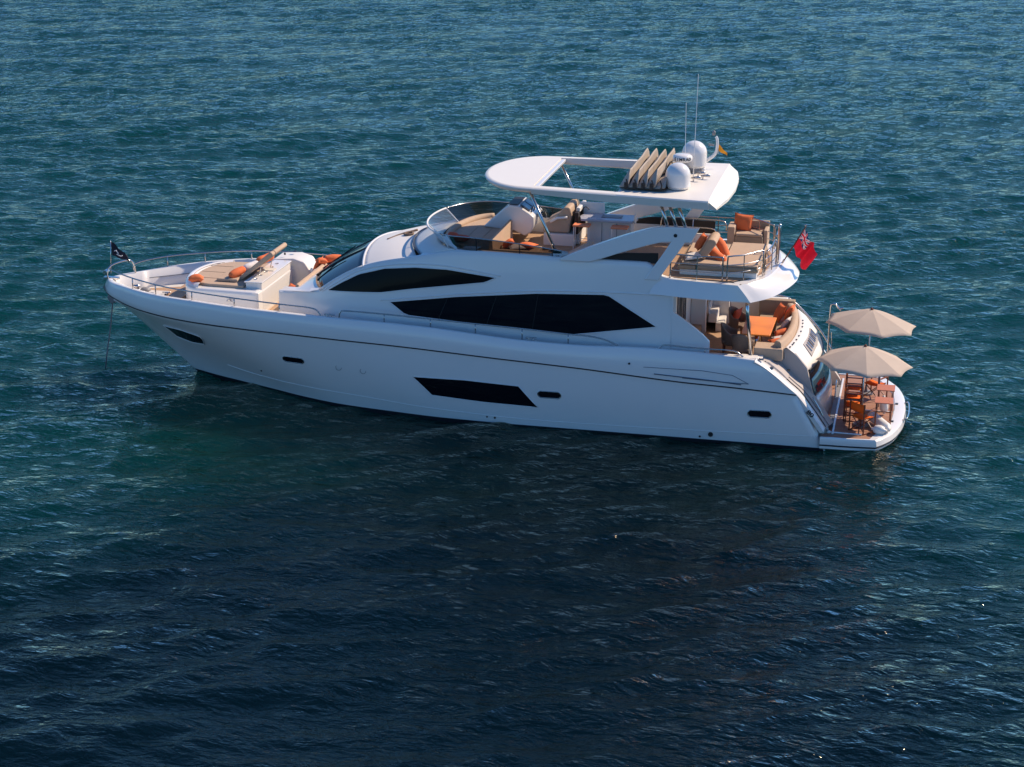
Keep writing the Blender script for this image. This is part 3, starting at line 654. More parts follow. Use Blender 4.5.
for i,chh in enumerate('SIMRAD'):
    a = -PI/2+.12+(i-2.5)*.32; px=17.76+.287*math.cos(a); py=.22+.287*math.sin(a)
    text('maker_lettering', chh, .125, frame_m((px,py,7.34),(-math.sin(a),math.cos(a),0),(0,0,1)), NAVY, rs, bold=True, ext=.003)
ms = obj('signal_mast', MB().tube(smooth_path([(18.05,1.75,6.84),(18.3,1.77,7.02),(18.50,1.8,7.20),(18.55,1.8,7.42),(18.54,1.8,7.62),(18.50,1.8,7.70)],5), .055, 10, r2=.04), WHITE, Y, smooth=True)
obj('mast_light', MB().lathe([(.02,-.05),(.045,-.04),(.045,.06),(.02,.09),(.001,.09)],(18.44,1.8,7.78),14), GREY, ms, smooth=True)
obj('mast_light', MB().tube([(18.46,1.8,7.44),(18.30,1.8,7.46)], .03, 8), GREY, ms)
obj('mast_stay', MB().tube([(18.48,1.8,7.18),(17.95,1.5,6.84)], .012, 6), WHITE, ms)
obj('antenna', MB().tube([(17.80,.6,6.85),(17.78,.6,7.4),(17.76,.6,8.85)], .016, 6, r2=.006), WHITE, Y, smooth=True)
obj('antenna', MB().tube([(18.10,.1,6.85),(18.10,.1,7.5),(18.14,.1,9.75)], .018, 6, r2=.006), WHITE, Y, smooth=True)
for (x,y) in ((18.20,-.35),(18.24,.35),(18.42,.0)):
    o=obj('air_horn', MB().tube([(x-.10,y,6.90),(x+.02,y,6.91),(x+.16,y,6.92)], .02, 8, r2=.05), DSTEEL, Y, smooth=True)
    obj('horn_foot', MB().box(x-.06,x-.02,y-.03,y+.03,6.8,6.9), DSTEEL, o)
obj('gps_mushroom', MB().lathe([(.02,0),(.02,.06),(.06,.07),(.055,.11),(.001,.13)],(18.3,.8,6.83),14), WHITE, Y, smooth=True)
obj('cable_loom', MB().tube(smooth_path([(17.3,-.2,6.9),(17.45,.1,7.25),(17.5,.3,7.0),(17.6,.6,6.88)],5), .014, 5), BLACK, Y, smooth=True)

# ---- rails
def rail(nm, path, posts, r=.022, mt=DSTEEL, foot=None, mid=None):
    P = smooth_path(path,5); o = obj(nm, MB().tube(P, r, 8), mt, Y, smooth=True)
    for a,b in posts: obj('post', MB().tube([a,b], r*.85, 7), mt, o, smooth=True)
    return o
def rz_(x): return {0:0}.get(x, 0)
rail_z = hermite([(.9,3.19),(2,3.24),(4,3.26),(6,3.20),(7.6,3.13)])
for s in (-1,1):
    g=lambda x: y_gw(x)-.08
    xs_=[.75,1.3,2,3,4,5,6,7,7.65]
    path=[(.72,s*(g(.72)),z_gw(.72)+.02),(.74,s*g(.74),3.10)]+[(x,s*(g(x)),rail_z(x)) for x in xs_[1:]]+[(7.85,s*g(7.85),3.06),(7.95,s*g(7.95),2.92)]
    if s==-1: path=[(.52,s*.62,3.22)]+path[2:]
    rail('bow_rail', path, [((x,s*g(x),z_gw(x)),(x,s*g(x),rail_z(x))) for x in (1.55,2.55,3.9,5.3,6.7)])
    mid_z = hermite([(8.55,3.12),(9.84,3.10),(11.2,3.05),(12.5,3.0),(13.84,2.95),(15.15,2.88),(15.8,2.86)])
    path=[(8.5,s*g(8.5),2.88),(8.55,s*g(8.5),3.08)]+[(x,s*g(x),mid_z(x)) for x in (8.75,9.84,11.2,12.5,13.84,15.15,15.7)]+[(16.2,s*g(16.2),2.78),(16.6,s*g(16.6),2.61)]
    rail('side_rail', path, [((x,s*g(x),z_gw(x)),(x,s*g(x),mid_z(x))) for x in (9.84,11.2,12.5,13.84,15.15)])
    rail('quarter_rail', [(17.7,s*g(17.7),2.63),(17.85,s*g(17.8),2.74),(18.5,s*g(18.5),2.72),(19.1,s*g(19),2.71),(19.75,s*g(19.7),2.69),(20.0,s*g(20),2.53)], [((18.95,s*g(18.95),2.58),(18.95,s*g(18.95),2.71))])
    for cx in (8.22,14.1,1.3 if s==1 else 1.9):
        if cx>8: obj('mooring_cleat', MB().tube([(cx-.15,s*g(cx),z_gw(cx)+.08),(cx+.15,s*g(cx),z_gw(cx)+.08)], .022, 7).tube([(cx-.06,s*g(cx),z_gw(cx)-.01),(cx-.06,s*g(cx),z_gw(cx)+.08)],.018,6).tube([(cx+.06,s*g(cx),z_gw(cx)-.01),(cx+.06,s*g(cx),z_gw(cx)+.08)],.018,6), DSTEEL, Y, smooth=True)
# pulpit hoop, bow roller and anchor gear
rail('pulpit_hoop', [(.2,-.12,2.82),(.2,-.16,3.02),(.28,-.05,3.2),(.5,.28,3.27),(.68,.55,3.24),(.76,.62,3.05),(.78,.64,2.83)], [], r=.026, mt=CHROME)
obj('bow_roller', MB().box(.02,.5,-.09,.09,2.76,2.84).tube([(.10,-.12,2.98),(.10,.12,2.98)],.08,12), CHROME, Y, bevel=.01)
obj('anchor', MB().prism_y([(.22,2.42),(.52,2.32),(.40,2.06),(.24,2.0),(.12,2.2)],-.14,.14), GREY, Y, bevel=.03)
obj('anchor_chain', MB().tube([(.28,0,2.5),(.26,0,2.1),(.12,.0,1.2),(-.02,0,.5),(-.16,0,-.3)], .022, 6), GREY, Y, smooth=True)
ww = obj('windlass', MB().lathe([(.16,0),(.16,.08),(.09,.10),(.07,.17),(.12,.20),(.12,.25),(.001,.26)],(1.0,.15,2.335),18), CHROME, Y, smooth=True)
obj('windlass_cover', MB().lathe([(.15,0),(.16,.08),(.12,.13),(.001,.15)],(1.22,.32,2.335),18), GREY, ww, smooth=True)
obj('windlass_cover', MB().lathe([(.10,0),(.10,.06),(.07,.10),(.001,.12)],(1.35,-.15,2.335),18), GREY, ww, smooth=True)
for k,(x,y) in enumerate(((1.7,-.4),(2.0,.1),(2.1,-.75),(2.35,-1.2))): obj('deck_cleat', MB().tube([(x-.13,y,2.42),(x+.13,y+.03,2.42)],.022,7).box(x-.05,x+.05,y-.02,y+.03,2.34,2.42), CHROME, Y, smooth=True)
obj('locker_lid', MB().box(1.35,1.95,-.45,.45,2.34,2.37), GREYW, Y, bevel=.01)
obj('chain_run', MB().tube([(.5,0,2.5),(1.0,.02,2.4),(1.6,.05,2.39)],.02,6), CHROME, Y)
obj('starboard_locker_seam', MB().tube([(1.1,.92,2.62),(2.0,1.55,2.64),(2.6,1.92,2.68)],.012,5), LINE, Y)

# ---- foredeck lounge
def rbox(nm, x0,x1,y0,y1,z0,z1, mt, parent, bev=.04, seg=3, label=None, M=None):
    mb=MB().box(x0,x1,y0,y1,z0,z1)
    if M: mb.xf(M)
    return obj(nm, mb, mt, parent, bevel=bev, seg=seg, label=label)
fb_poly = [(3.05+.0,0)]
fr = []
for k in range(17):
    th=-PI/2+PI*k/16; fr.append((3.75-.85*math.cos(th), 1.62*math.sin(th)))
poly = fr+[(5.62,1.72),(5.62,-1.72)]
blk = obj('sunpad_base', MB().prism_z(poly, 2.3, 3.12), WHITE, Y, bevel=.11, seg=4)
pp = [(3.98-.80*math.cos(-PI/2+PI*k/16), 1.36*math.sin(-PI/2+PI*k/16)) for k in range(17)]
pad = obj('foredeck_sunpad', MB().prism_z(pp+[(5.05,1.45),(5.05,-1.38)], 3.10, 3.205), TAN, Y, bevel=.035, seg=3)
for yy in (-.72,-.02,.68): obj('pad_seam', MB().tube([(3.25,yy,3.207),(5.0,yy,3.207)],.008,5), KHAKI, pad)
obj('pad_seam', MB().tube([(3.72-.62*math.cos(-PI/2*.8+PI*.8*k/12), 1.2*math.sin(-PI/2*.8+PI*.8*k/12), 3.207) for k in range(13)],.008,5), KHAKI, pad)
obj('sunpad_rim', MB().grid([[ (3.86-(.98-i*.07)*math.cos(-PI/2*.9+PI*.9*k/20), (1.60-.09*i)*math.sin(-PI/2*.9+PI*.9*k/20), 3.12+[0,.09,.11,.09,0][i]) for k in range(21)] for i in range(5)]), WHITE, Y, smooth=True)
obj('teak_step', MB().prism_z([(2.35,-.75),(2.86,-.95),(2.86,.95),(2.35,.75)],2.34,2.56), TEAK, Y, bevel=.02)
obj('deck_light', MB().lathe([(.06,0),(.06,.02),(.001,.03)],(4.75,-1.735,2.85),12).tube([(4.66,-1.735,2.82),(4.75,-1.78,2.86),(4.84,-1.735,2.82)],.014,6), CHROME, Y)
# raised backrest of the sunpad, hinged up on a strut
P = [(3.98,3.22),(4.72,3.20),(4.80,3.13),(4.88,3.20),(5.93,4.02),(5.90,4.17),(5.78,4.16),(4.78,3.42),(4.70,3.36),(4.03,3.33)]
tilt = 0
bk = obj('raised_backrest', MB().prism_y([(4.64,3.24),(4.73,3.17),(5.79,4.00),(5.80,4.06),(5.74,4.12),(5.69,4.11)],-.78,-.52).prism_y([(4.64,3.24),(4.73,3.17),(5.79,4.00),(5.80,4.06),(5.74,4.12),(5.69,4.11)],-.50,.55), TAN, Y, bevel=.03, seg=3)
obj('hinged_panel', MB().box(4.10,4.75,-1.05,.75,3.21,3.30), TAN, Y, bevel=.03, seg=3)
obj('backrest_strut', MB().tube([(5.35,-.62,3.60),(5.25,-.62,3.2)],.015,6).tube([(5.35,.4,3.60),(5.25,.4,3.2)],.015,6), CHROME, bk)
# wet bar behind the sunpad
wb = obj('foredeck_counter', MB().box(5.10,5.60,-1.30,1.35,2.3,3.30), WHITE2, Y, bevel=.04, seg=3)
obj('counter_top', MB().box(5.07,5.63,-1.34,1.37,3.303,3.335), WHITE, wb, bevel=.012)
for yy in (-1.0,-.55,-.1,.45,.9):
    obj('cup_holder', MB().lathe([(.05,0),(.058,.012),(.045,.014),(.04,.002)],(5.32,yy,3.336),14), CHROME, wb, smooth=True)
obj('sink_lid', MB().box(5.16,5.52,.0,.34,3.337,3.352), GREYW, wb, bevel=.006)
obj('counter_end', MB().box(5.42,5.64,-1.70,-1.34,2.3,3.1), WHITE2, wb, bevel=.03)
fbx = obj('starboard_locker', MB().prism_y([(5.0,2.3),(6.40,2.3),(6.28,2.85),(6.0,3.28),(5.65,3.38),(5.0,3.33)],1.45,2.35), WHITE2, Y, bevel=.05, seg=3)
obj('locker_handle', MB().lathe([(.03,0),(.03,.06),(.001,.07)],(5.3,1.7,3.42),10), BLACK, fbx)
obj('locker_handle', MB().box(5.45,5.55,2.02,2.12,3.455,3.475), BLACK, fbx)
# lounge in front of the windscreen
lb = obj('forward_lounge', MB().box(6.36,7.0,-1.94,-1.42,2.3,3.28).box(6.36,7.0,1.42,1.94,2.3,3.28).box(6.36,6.78,-1.418,1.418,2.3,2.74), WHITE, Y, bevel=.035, seg=3)
def lz(y): return 3.29+.02
q_ = ss
obj('windscreen_ledge', MB().grid([[(6.74,1.92*q,3.285) for q in ss],[(6.80,1.94*q,3.31) for q in ss],[(wsb(q)[0]-.05, wsb(q)[1], wsb(q)[2]-.06) for q in ss],[(wsb(q)[0]+.05, wsb(q)[1], wsb(q)[2]+.02) for q in ss]]), WHITE, Y, smooth=True)
for s in (-1,1): obj('ledge_corner', MB().grid([[(6.36,s*1.91,3.27),(6.8,s*1.94,3.30),(7.3,s*2.0,3.35),(7.7,s*2.08,3.46)],[(6.36,s*1.40,3.285),(6.8,s*1.5,3.315),(7.25,s*1.7,3.37),(7.62,s*1.95,3.47)]]), WHITE, Y, smooth=True)
obj('lounge_seat', MB().box(6.2,6.68,-1.38,1.38,2.745,2.90), TAN, lb, bevel=.04, seg=3)
obj('lounge_backrest', MB().prism_y([(6.58,2.9),(6.74,2.9),(6.80,3.34),(6.70,3.38)],-1.38,1.38), TAN, lb, bevel=.035, seg=3)

# ---- flybridge furniture
fsp = [(11.95-.88*math.cos(-PI/2+PI*k/20), 2.05*math.sin(-PI/2+PI*k/20)) for k in range(21)]
fs = obj('forward_sunpad', MB().prism_z(fsp+[(12.62,.62),(12.62,-1.95)], 4.5, 4.90), TAN, Y, bevel=.04, seg=3)
obj('pad_bolster', MB().tube([(11.95-.86*math.cos(-PI/2*.95+PI*.95*k/24), 2.02*math.sin(-PI/2*.95+PI*.95*k/24), 4.93) for k in range(25)], .10, 10), TAN, Y, smooth=True)
for xx in (11.7,12.15): obj('pad_seam', MB().tube([(xx,-1.85,4.903),(xx,.6,4.903)],.008,5), KHAKI, fs)
obj('bench_backrest', MB().prism_y([(12.60,4.6),(12.78,4.6),(12.74,5.19),(12.66,5.2)],-1.95,.62), TAN, Y, bevel=.03, seg=3)
obj('port_bench', MB().box(12.80,13.9,-2.12,-.55,4.5,4.74), TAN, Y, bevel=.035, seg=3)
obj('port_bench', MB().box(13.902,15.15,-2.12,-1.55,4.5,4.74), TAN, Y, bevel=.035, seg=3)
obj('bench_back_pad', MB().box(12.8,15.2,-2.2,-2.05,4.74,4.97), TAN, Y, bevel=.03, seg=3)
obj('bench_end', MB().prism_y([(14.75,4.74),(15.2,4.74),(15.5,5.05),(15.4,5.1)],-2.0,-1.0), TAN, Y, bevel=.03)
hc = obj('helm_console', MB().prism_y([(11.86,4.93),(11.95,4.91),(12.78,4.85),(13.10,4.70),(13.30,4.82),(13.38,5.0),(13.38,5.28),(13.22,5.40),(12.92,5.58),(12.62,5.60),(12.48,5.50)],.66,1.95), WHITE, Y, bevel=.05, seg=3)
obj('instrument_panel', MB().box(0,.34,-.5,.5,0,.012).xf(Matrix.Translation((12.93,1.30,5.605))@Matrix.Rotation(math.radians(33),4,'Y')), BLACK, hc)
obj('display_screen', MB().box(.04,.3,-.42,-.05,.013,.02).box(.04,.3,.05,.42,.013,.02).xf(Matrix.Translation((12.93,1.30,5.605))@Matrix.Rotation(math.radians(33),4,'Y')), BLUEG, hc)
obj('instrument_panel', MB().box(12.58,12.88,.78,1.8,5.605,5.618), DARKIN, hc)
for xx,yy in ((13.30,.9),(13.34,1.05)): obj('throttle_lever', MB().tube([(xx-.05,yy,5.38),(xx,yy,5.54)],.02,6), BLACK, hc)
swc = (13.50,1.35,5.30); Mw = Matrix.Translation(swc)@Matrix.Rotation(math.radians(55),4,'Y')
obj('steering_wheel', MB().tube([(.19*math.cos(a),.19*math.sin(a),0) for a in np.linspace(0,2*PI,22)[:-1]],.018,7,closed=True).tube([(-.18,0,0),(.18,0,0)],.012,5).tube([(0,-.18,0),(0,.18,0)],.012,5).tube([(0,0,0),(0,0,-.16)],.03,8).xf(Mw), BLACK, hc, smooth=True)
sb = obj('helm_seat_box', MB().box(13.70,14.60,.52,1.95,4.5,4.86), WHITE2, Y, bevel=.03)
st_ = obj('helm_seat', MB().prism_y([(13.66,4.87),(14.45,4.87),(14.52,5.40),(14.46,5.64),(14.30,5.64),(14.02,5.30),(13.68,5.12)],.62,1.82), TAN, Y, bevel=.06, seg=4)
obj('seat_arm', MB().tube([(13.9,.56,5.2),(14.1,.56,5.32),(14.4,.56,5.36)],.04,8), WHITE, st_, smooth=True)
obj('seat_frame', MB().box(14.60,14.72,.6,1.85,4.86,5.5), DARKIN, st_, bevel=.02)
# bar unit
bu = obj('flybridge_bar', MB().box(14.95,16.25,.80,1.35,4.5,5.27), WHITE2, Y, bevel=.03)
obj('bar_top', MB().prism_z([(14.80,.55),(14.70,.95),(14.80,1.40),(16.30,1.38),(16.42,1.0),(16.32,.55)],5.273,5.345), mat('blue_grey_worktop',(.42,.43,.50),.3,noise=.06), bu, bevel=.015)
obj('bar_grill', MB().box(15.35,15.95,.85,1.2,5.348,5.362), GREY, bu, bevel=.005)
obj('bar_lid', MB().box(14.62,15.35,1.42,1.47,5.3,5.66), WHITE, bu, bevel=.015)
obj('bar_end_panel', MB().lathe([(.001,-.02),(.15,-.02),(.15,.02),(.001,.02)],(0,0,0),20).xf(Matrix.Translation((16.38,.68,5.40))@Matrix.Rotation(PI/2,4,'Y')), WHITE2, bu, smooth=False)
obj('bar_side_wall', MB().box(14.60,14.72,.85,1.9,4.5,5.6), WHITE2, bu, bevel=.03)
for xx in (15.38,15.82): obj('door_seam', MB().box(xx,xx+.012,.793,.80,4.6,5.2), LINE, bu)
obj('bar_tap', MB().tube(smooth_path([(14.75,1.1,5.34),(14.75,1.1,5.52),(14.85,1.1,5.58),(14.95,1.1,5.5)],4),.014,6), BLACK, bu, smooth=True)
obj('stair_coaming', MB().box(16.9,18.6,1.55,1.63,4.5,4.86), WHITE2, Y, bevel=.02)
obj('stair_hatch_screen', MB().box(17.0,18.55,2.05,2.12,4.52,5.14), DARKIN, Y, bevel=.02)
rail('stairwell_rail', [(16.95,2.0,4.9),(17.0,2.0,5.19),(17.3,2.0,5.2),(18.4,1.98,5.2),(18.85,1.9,5.17),(18.9,1.9,4.9)], [((17.9,2.0,4.5),(17.9,2.0,5.2))], r=.022, mt=CHROME)
rail('stairwell_rail', [(16.95,1.6,4.86),(17.0,1.6,5.0),(17.4,1.6,5.02),(18.5,1.6,5.02),(18.6,1.6,4.85)], [], r=.016, mt=CHROME)
# aft sunpad
obj('sunpad_plinth', MB().box(18.05,20.18,-1.90,.78,4.50,4.655), WHITE2, Y, bevel=.02)
ap = obj('aft_sunpad', MB().box(18.52,20.22,-1.95,.80,4.66,4.80), KHAKI, Y, bevel=.05, seg=3)
obj('pad_top', MB().box(19.22,20.20,-1.93,.78,4.802,4.86), TAN, ap, bevel=.03, seg=3)
obj('pad_top', MB().box(18.10,19.20,-1.93,.40,4.802,4.87), TAN, ap, bevel=.03, seg=3)
obj('sunpad_base_panel', MB().box(18.0,18.50,-1.93,.5,4.66,4.78), KHAKI, ap, bevel=.03)
lp = obj('sunpad_headrest', MB().prism_y([(18.42,4.87),(18.70,4.87),(19.02,5.34),(18.96,5.44),(18.84,5.46),(18.72,5.38)],-1.55,-.55), TAN, Y, bevel=.05, seg=4)
# aft rails of the flybridge: two hoops a side, three bars each, and the tall staff hoop
def hoop(pts_f, s, hgt=.70):
    top=[(x,s*y,z+hgt) for x,y,z in pts_f]; P=[(pts_f[0][0],s*pts_f[0][1],pts_f[0][2])]+[(pts_f[0][0]+.01,s*pts_f[0][1],pts_f[0][2]+hgt-.09)]+[(pts_f[0][0]+.08,s*pts_f[0][1],pts_f[0][2]+hgt)]+top[1:-1]
    e=pts_f[-1]; P+=[(e[0]-.05,s*e[1],e[2]+hgt),(e[0],s*e[1],e[2]+hgt-.08),(e[0],s*e[1],e[2])]
    o=obj('aft_rail', MB().tube(smooth_path(P,4),.022,8), DSTEEL, Y, smooth=True)
    for k in (.33,.64):
        obj('rail_bar', MB().tube(smooth_path([(x,s*y,z+hgt*k) for x,y,z in pts_f],4),.014,6), DSTEEL, o, smooth=True)
    for p in pts_f[1:-1]: obj('post', MB().tube([(p[0],s*p[1],p[2]),(p[0],s*p[1],p[2]+hgt)],.016,6), DSTEEL, o)
for s in (-1,1):
    hoop([(17.86,2.38,4.52),(18.6,2.42,4.52),(19.30,2.42,4.52)], s, .66)
    hoop([(19.42,2.40,4.52),(19.85,2.15,4.52),(20.32,1.60,4.53)], s, .70)
    hoop([(20.36,1.52,4.53),(20.50,.95,4.54),(20.56,.30,4.54)], s, .70)
rail('staff_hoop', [(20.58,.12,4.52),(20.58,.12,5.45),(20.60,.10,5.60),(20.62,-.02,5.62),(20.62,-.06,5.45),(20.60,-.06,4.52)], [], r=.028, mt=CHROME)
# ---- cockpit
obj('aft_bulkhead', MB().box(17.96,18.06,-2.42,2.42,1.9,4.16), WHITE2, Y)
obj('saloon_door', MB().box(18.062,18.08,-2.2,-.75,2.05,3.95), BLACKG, Y, bevel=.01)

for yy in (-1.5,-.70): obj('door_post', MB().box(18.08,18.12,yy-.03,yy+.03,2.0,4.0), DSTEEL, Y)
sts = MB()
for k in range(7):
    x1_=19.0-.22*k; sts.box(x1_-.24, x1_, 1.25,2.15, 2.0+.27*k, 2.0+.27*(k+1))
obj('stair_side_panel', MB().box(18.065,18.5,.86,1.22,2.0,3.7), WHITE2, Y, bevel=.015)
st = obj('flybridge_stairs', sts, WHITE2, Y, bevel=.015)
for k in range(6):
    x1_=19.0-.22*k; obj('stair_tread', MB().box(x1_-.20, x1_-.01, 1.30,2.10, 2.0+.27*(k+1)+.001, 2.0+.27*(k+1)+.016), GREYW, st)
obj('stair_wall', MB().box(18.05,19.05,2.16,2.45,2.0,4.1), WHITE2, Y, bevel=.02)
obj('stair_handrail', MB().tube([(18.5,1.15,2.2),(18.5,1.15,3.5),(18.15,1.15,3.6)],.022,8), DSTEEL, Y, smooth=True)
obj('cockpit_coaming', MB().box(19.05,20.75,2.38,2.80,2.0,2.78), WHITE2, Y, bevel=.04, seg=3)
obj('cockpit_coaming', MB().box(19.05,20.42,-2.80,-2.52,2.0,2.50), WHITE2, Y, bevel=.03, seg=3)
obj('cockpit_pillar', MB().tube([(19.99,-2.42,4.08),(20.03,-2.40,3.6),(20.17,-2.38,2.45)],.05,12), CHROME, Y, smooth=True)
obj('cockpit_pillar', MB().tube([(20.0,2.42,4.08),(20.1,2.40,2.7)],.05,12), CHROME, Y, smooth=True)
# U-shaped sofa
def sofa_out(t):   # aft curve of the cockpit, t -1..1
    return (21.22-.16*t*t-.10*abs(t)**3, 2.12*t)
inner = [(sofa_out(t)[0]-.16, sofa_out(t)[1]*.97) for t in np.linspace(-1,1,17)]
sp = [(20.32,-2.10)]+inner+[(20.0,2.10),(20.0,1.5),(20.55,1.42),(20.60,0),(20.58,-1.4),(20.32,-1.45)]
so_ = obj('cockpit_sofa', MB().prism_z(sp, 2.0, 2.46), KHAKI, Y, bevel=.04, seg=3)
ts = np.linspace(-1,1,25)
def srow(off, z): return [(sofa_out(t)[0]+off, sofa_out(t)[1]*(1+.4*off), z) for t in ts]
sbk=MB().grid([srow(-.20,2.40),srow(-.20,2.74),srow(-.16,2.80),srow(-.05,2.81),srow(.0,2.76),srow(.03,2.3)])
for r in ((0),):
    n=25; sbk.add([sbk.v[i*n] for i in range(6)],[tuple(range(6))]); sbk.add([sbk.v[i*n+24] for i in range(6)],[tuple(range(6))])
obj('sofa_backrest', sbk, TAN, so_, smooth=True)
obj('sofa_end_pad', MB().box(20.22,21.02,-2.26,-1.62,2.30,2.64), TAN, so_, bevel=.035, seg=3)
obj('sofa_end_pad', MB().box(19.95,21.0,2.02,2.30,2.2,2.86), KHAKI, so_, bevel=.035, seg=3)
tb = obj('cockpit_table', MB().prism_z([(19.78,-1.32),(20.58,-1.32),(20.60,.58),(19.74,.58)],2.70,2.745), VARN, Y, bevel=.015)
obj('table_leg', MB().tube([(20.18,-.95,2.0),(20.18,-.95,2.70)],.06,12), CHROME, tb, smooth=True); obj('table_leg', MB().tube([(20.18,.25,2.0),(20.18,.25,2.70)],.06,12), CHROME, tb, smooth=True)
# wing caps, steps and transom
wl_ = smooth_path([(20.33,2.49),(20.62,2.33),(20.96,2.08),(21.3,1.80),(21.57,1.57),(21.94,1.10),(22.29,.62)],4)
for s in (-1,1):
    o1=[(x, s*(2.99-.02*(x-20)), z-.04) for x,z in wl_]; o2=[(x+.01, s*(2.93-.02*(x-20)), z) for x,z in wl_]; o3=[(x+.03,s*2.70,z+.02) for x,z in wl_]; o4=[(x+.03,s*2.62,z-.04) for x,z in wl_]; o5=[(x-.03,s*2.60,min(z-.3,.5+0*z)) for x,z in wl_]
    # outer skin joining to the hull side
    hs_=[]
    for x,z in wl_:
        hs_.append((x-.10, s*(2.93 if z>1.6 else 2.90), z-.10))
    o=obj('quarter_wing', MB().grid([hs_,o1,o2,o3,o4,o5]), WHITE, Y, smooth=True); o.data.set_sharp_from_angle(angle=math.radians(40))
    obj('wing_seam', MB().tube([(x+.035,s*2.60,z+.0) for x,z in wl_[3:]],.016,6), BLACK, o)
    wi=[(x+.05, s*2.58, z-.05) for x,z in wl_]; wj=[(x+.14, s*2.2, z-.07) for x,z in wl_]; wk=[(x+.20, s*1.90, z-.09) for x,z in wl_]; wm_=[(x+.20, s*1.87, .42) for x,z in wl_]
    wz=[(x+.05, s*2.58, .42) for x,z in wl_]
    o=obj('quarter_moulding', MB().grid([wz,wi,wj,wk,wm_]), MOULD, Y, smooth=True); o.data.set_sharp_from_angle(angle=math.radians(40))
    obj('gate_seam', MB().tube([(x+.12, s*2.35, z-.055) for x,z in wl_[6:]],.010,5), LINE, o)
    obj('side_shelf', MB().box(20.36,20.5,*(sorted((s*1.95,s*2.6))),2.0,2.44).box(19.9,20.36,*(sorted((s*2.30,s*2.62))),2.0,2.46), WHITE2, Y, bevel=.02)
    obj('fairlead', MB().box(20.42,20.56,*(sorted((s*2.76,s*2.86))),2.47,2.51), CHROME, Y, bevel=.01)
    obj('fairlead', MB().box(20.74,20.84,*(sorted((s*2.76,s*2.86))),2.24,2.29), CHROME, Y, bevel=.01)
# transom garage: sweeping white top, dark window, white foot
def tr(t, x, bend): return (x-bend*t*t, 1.85*t)
tt = np.linspace(-1,1,33)
def trow(xc, z, bend, wd=1.85, zb=0): return [(xc-bend*t*t, wd*t, z-zb*t*t) for t in tt]
obj('transom_top', MB().grid([trow(21.25,2.3,.16,2.0),trow(21.24,2.60,.20,2.02),trow(21.30,2.64,.20,2.02),trow(21.55,2.47,.22,1.98),trow(21.90,2.10,.26,1.92),trow(21.99,1.98,.27,1.9),trow(21.95,1.90,.27,1.88)]), WHITE2, Y, smooth=True)
obj('transom_window', MB().grid([trow(21.93,1.93,.27,1.86),trow(22.10,1.62,.27,1.86),trow(22.20,1.30,.27,1.86),trow(22.22,1.20,.27,1.86)]), BLUEG, Y, smooth=True, solid=.02)
obj('transom_foot', MB().grid([trow(22.14,1.24,.27,1.87),trow(22.24,1.21,.27,1.88),trow(22.30,.9,.27,1.88),trow(22.33,.42,.27,1.88)]), WHITE, Y, smooth=True, solid=.03)
for s in (-1,1):
    obj('transom_cheek', MB().prism_y([(20.85,2.56),(21.12,2.60),(21.36,2.46),(21.70,2.06),(21.80,1.66),(21.94,1.2),(22.08,.42),(20.85,.42)], *(sorted((s*1.84,s*1.97)))), MOULD, Y, bevel=.03)
    obj('quarter_shelf', MB().prism_y([(20.3,2.44),(20.7,2.36),(21.05,2.10),(21.25,1.9),(20.3,1.9)], *(sorted((s*1.972,s*2.62)))), MOULD, Y, bevel=.03)
obj('transom_seam', MB().tube([(21.98-.26*t*t+.02,1.9*t,1.985) for t in tt],.02,6), BLACK, Y, smooth=True)
for t in (-.93,-.8,-.72,-.55,-.35,-.12,.12,.3,.45): 
    x=21.36-.20*t*t; obj('deck_vent', MB().box(x-.015,x+.03,2.0*t-.04,2.0*t+.04,2.612,2.622), BLACK, Y)
def tslope(x,y): return 2.47-(x-(21.55-.22*(y/1.95)**2))*1.06
npl=[]
for a,b in ((21.62,.55),(21.88,.42),(21.84,-1.25),(21.58,-1.12)):
    npl.append((a-.02,b))
pl=[(x,y,tslope(x,y)+.03) for x,y in [(21.55,.75),(21.80,.70),(21.84,0),(21.76,-1.15),(21.50,-1.05),(21.58,0)]]
nb=MB().add(pl+[(x,y,z-.04) for x,y,z in pl],[(0,1,2,5),(5,2,3,4)]+[(i,(i+1)%6,(i+1)%6+6,i+6) for i in range(6)])
npo=obj('name_board', nb, PLATE, Y)
# raised silver glyph strokes; the photograph does not resolve the letters
for i in range(9):
    yy=.62-.19*i; x0_=21.60-.12*(yy/1.9)**2; 
    pts=[(x0_,yy,tslope(x0_,yy)+.045),(x0_+.17,yy+(.05 if i%3==1 else -.02),tslope(x0_+.17,yy)+.045)]
    obj('lettering_stroke', MB().tube(pts,.018,5), SILVER if i%3 else GREY, npo)
obj('starboard_quarter_rail', MB().tube(smooth_path([(20.35,2.75,2.85),(20.8,2.75,2.72),(21.3,2.74,2.3),(21.8,2.72,1.75),(22.15,2.70,1.2)],5),.03,8), DSTEEL, Y, smooth=True)
sh = obj('shower_post', MB().tube(smooth_path([(22.02,2.35,.45),(22.02,2.35,1.6),(22.03,2.35,2.6),(22.08,2.35,2.76),(22.2,2.35,2.74),(22.33,2.35,2.58)],5),.026,8), CHROME, Y, smooth=True)
obj('shower_brace', MB().tube([(22.18,2.35,.45),(22.10,2.35,1.9)],.016,6), CHROME, sh)
obj('shower_head', MB().tube([(22.2,2.35,2.74),(22.26,2.35,2.64),(22.40,2.35,2.66)],.03,8), CHROME, sh)
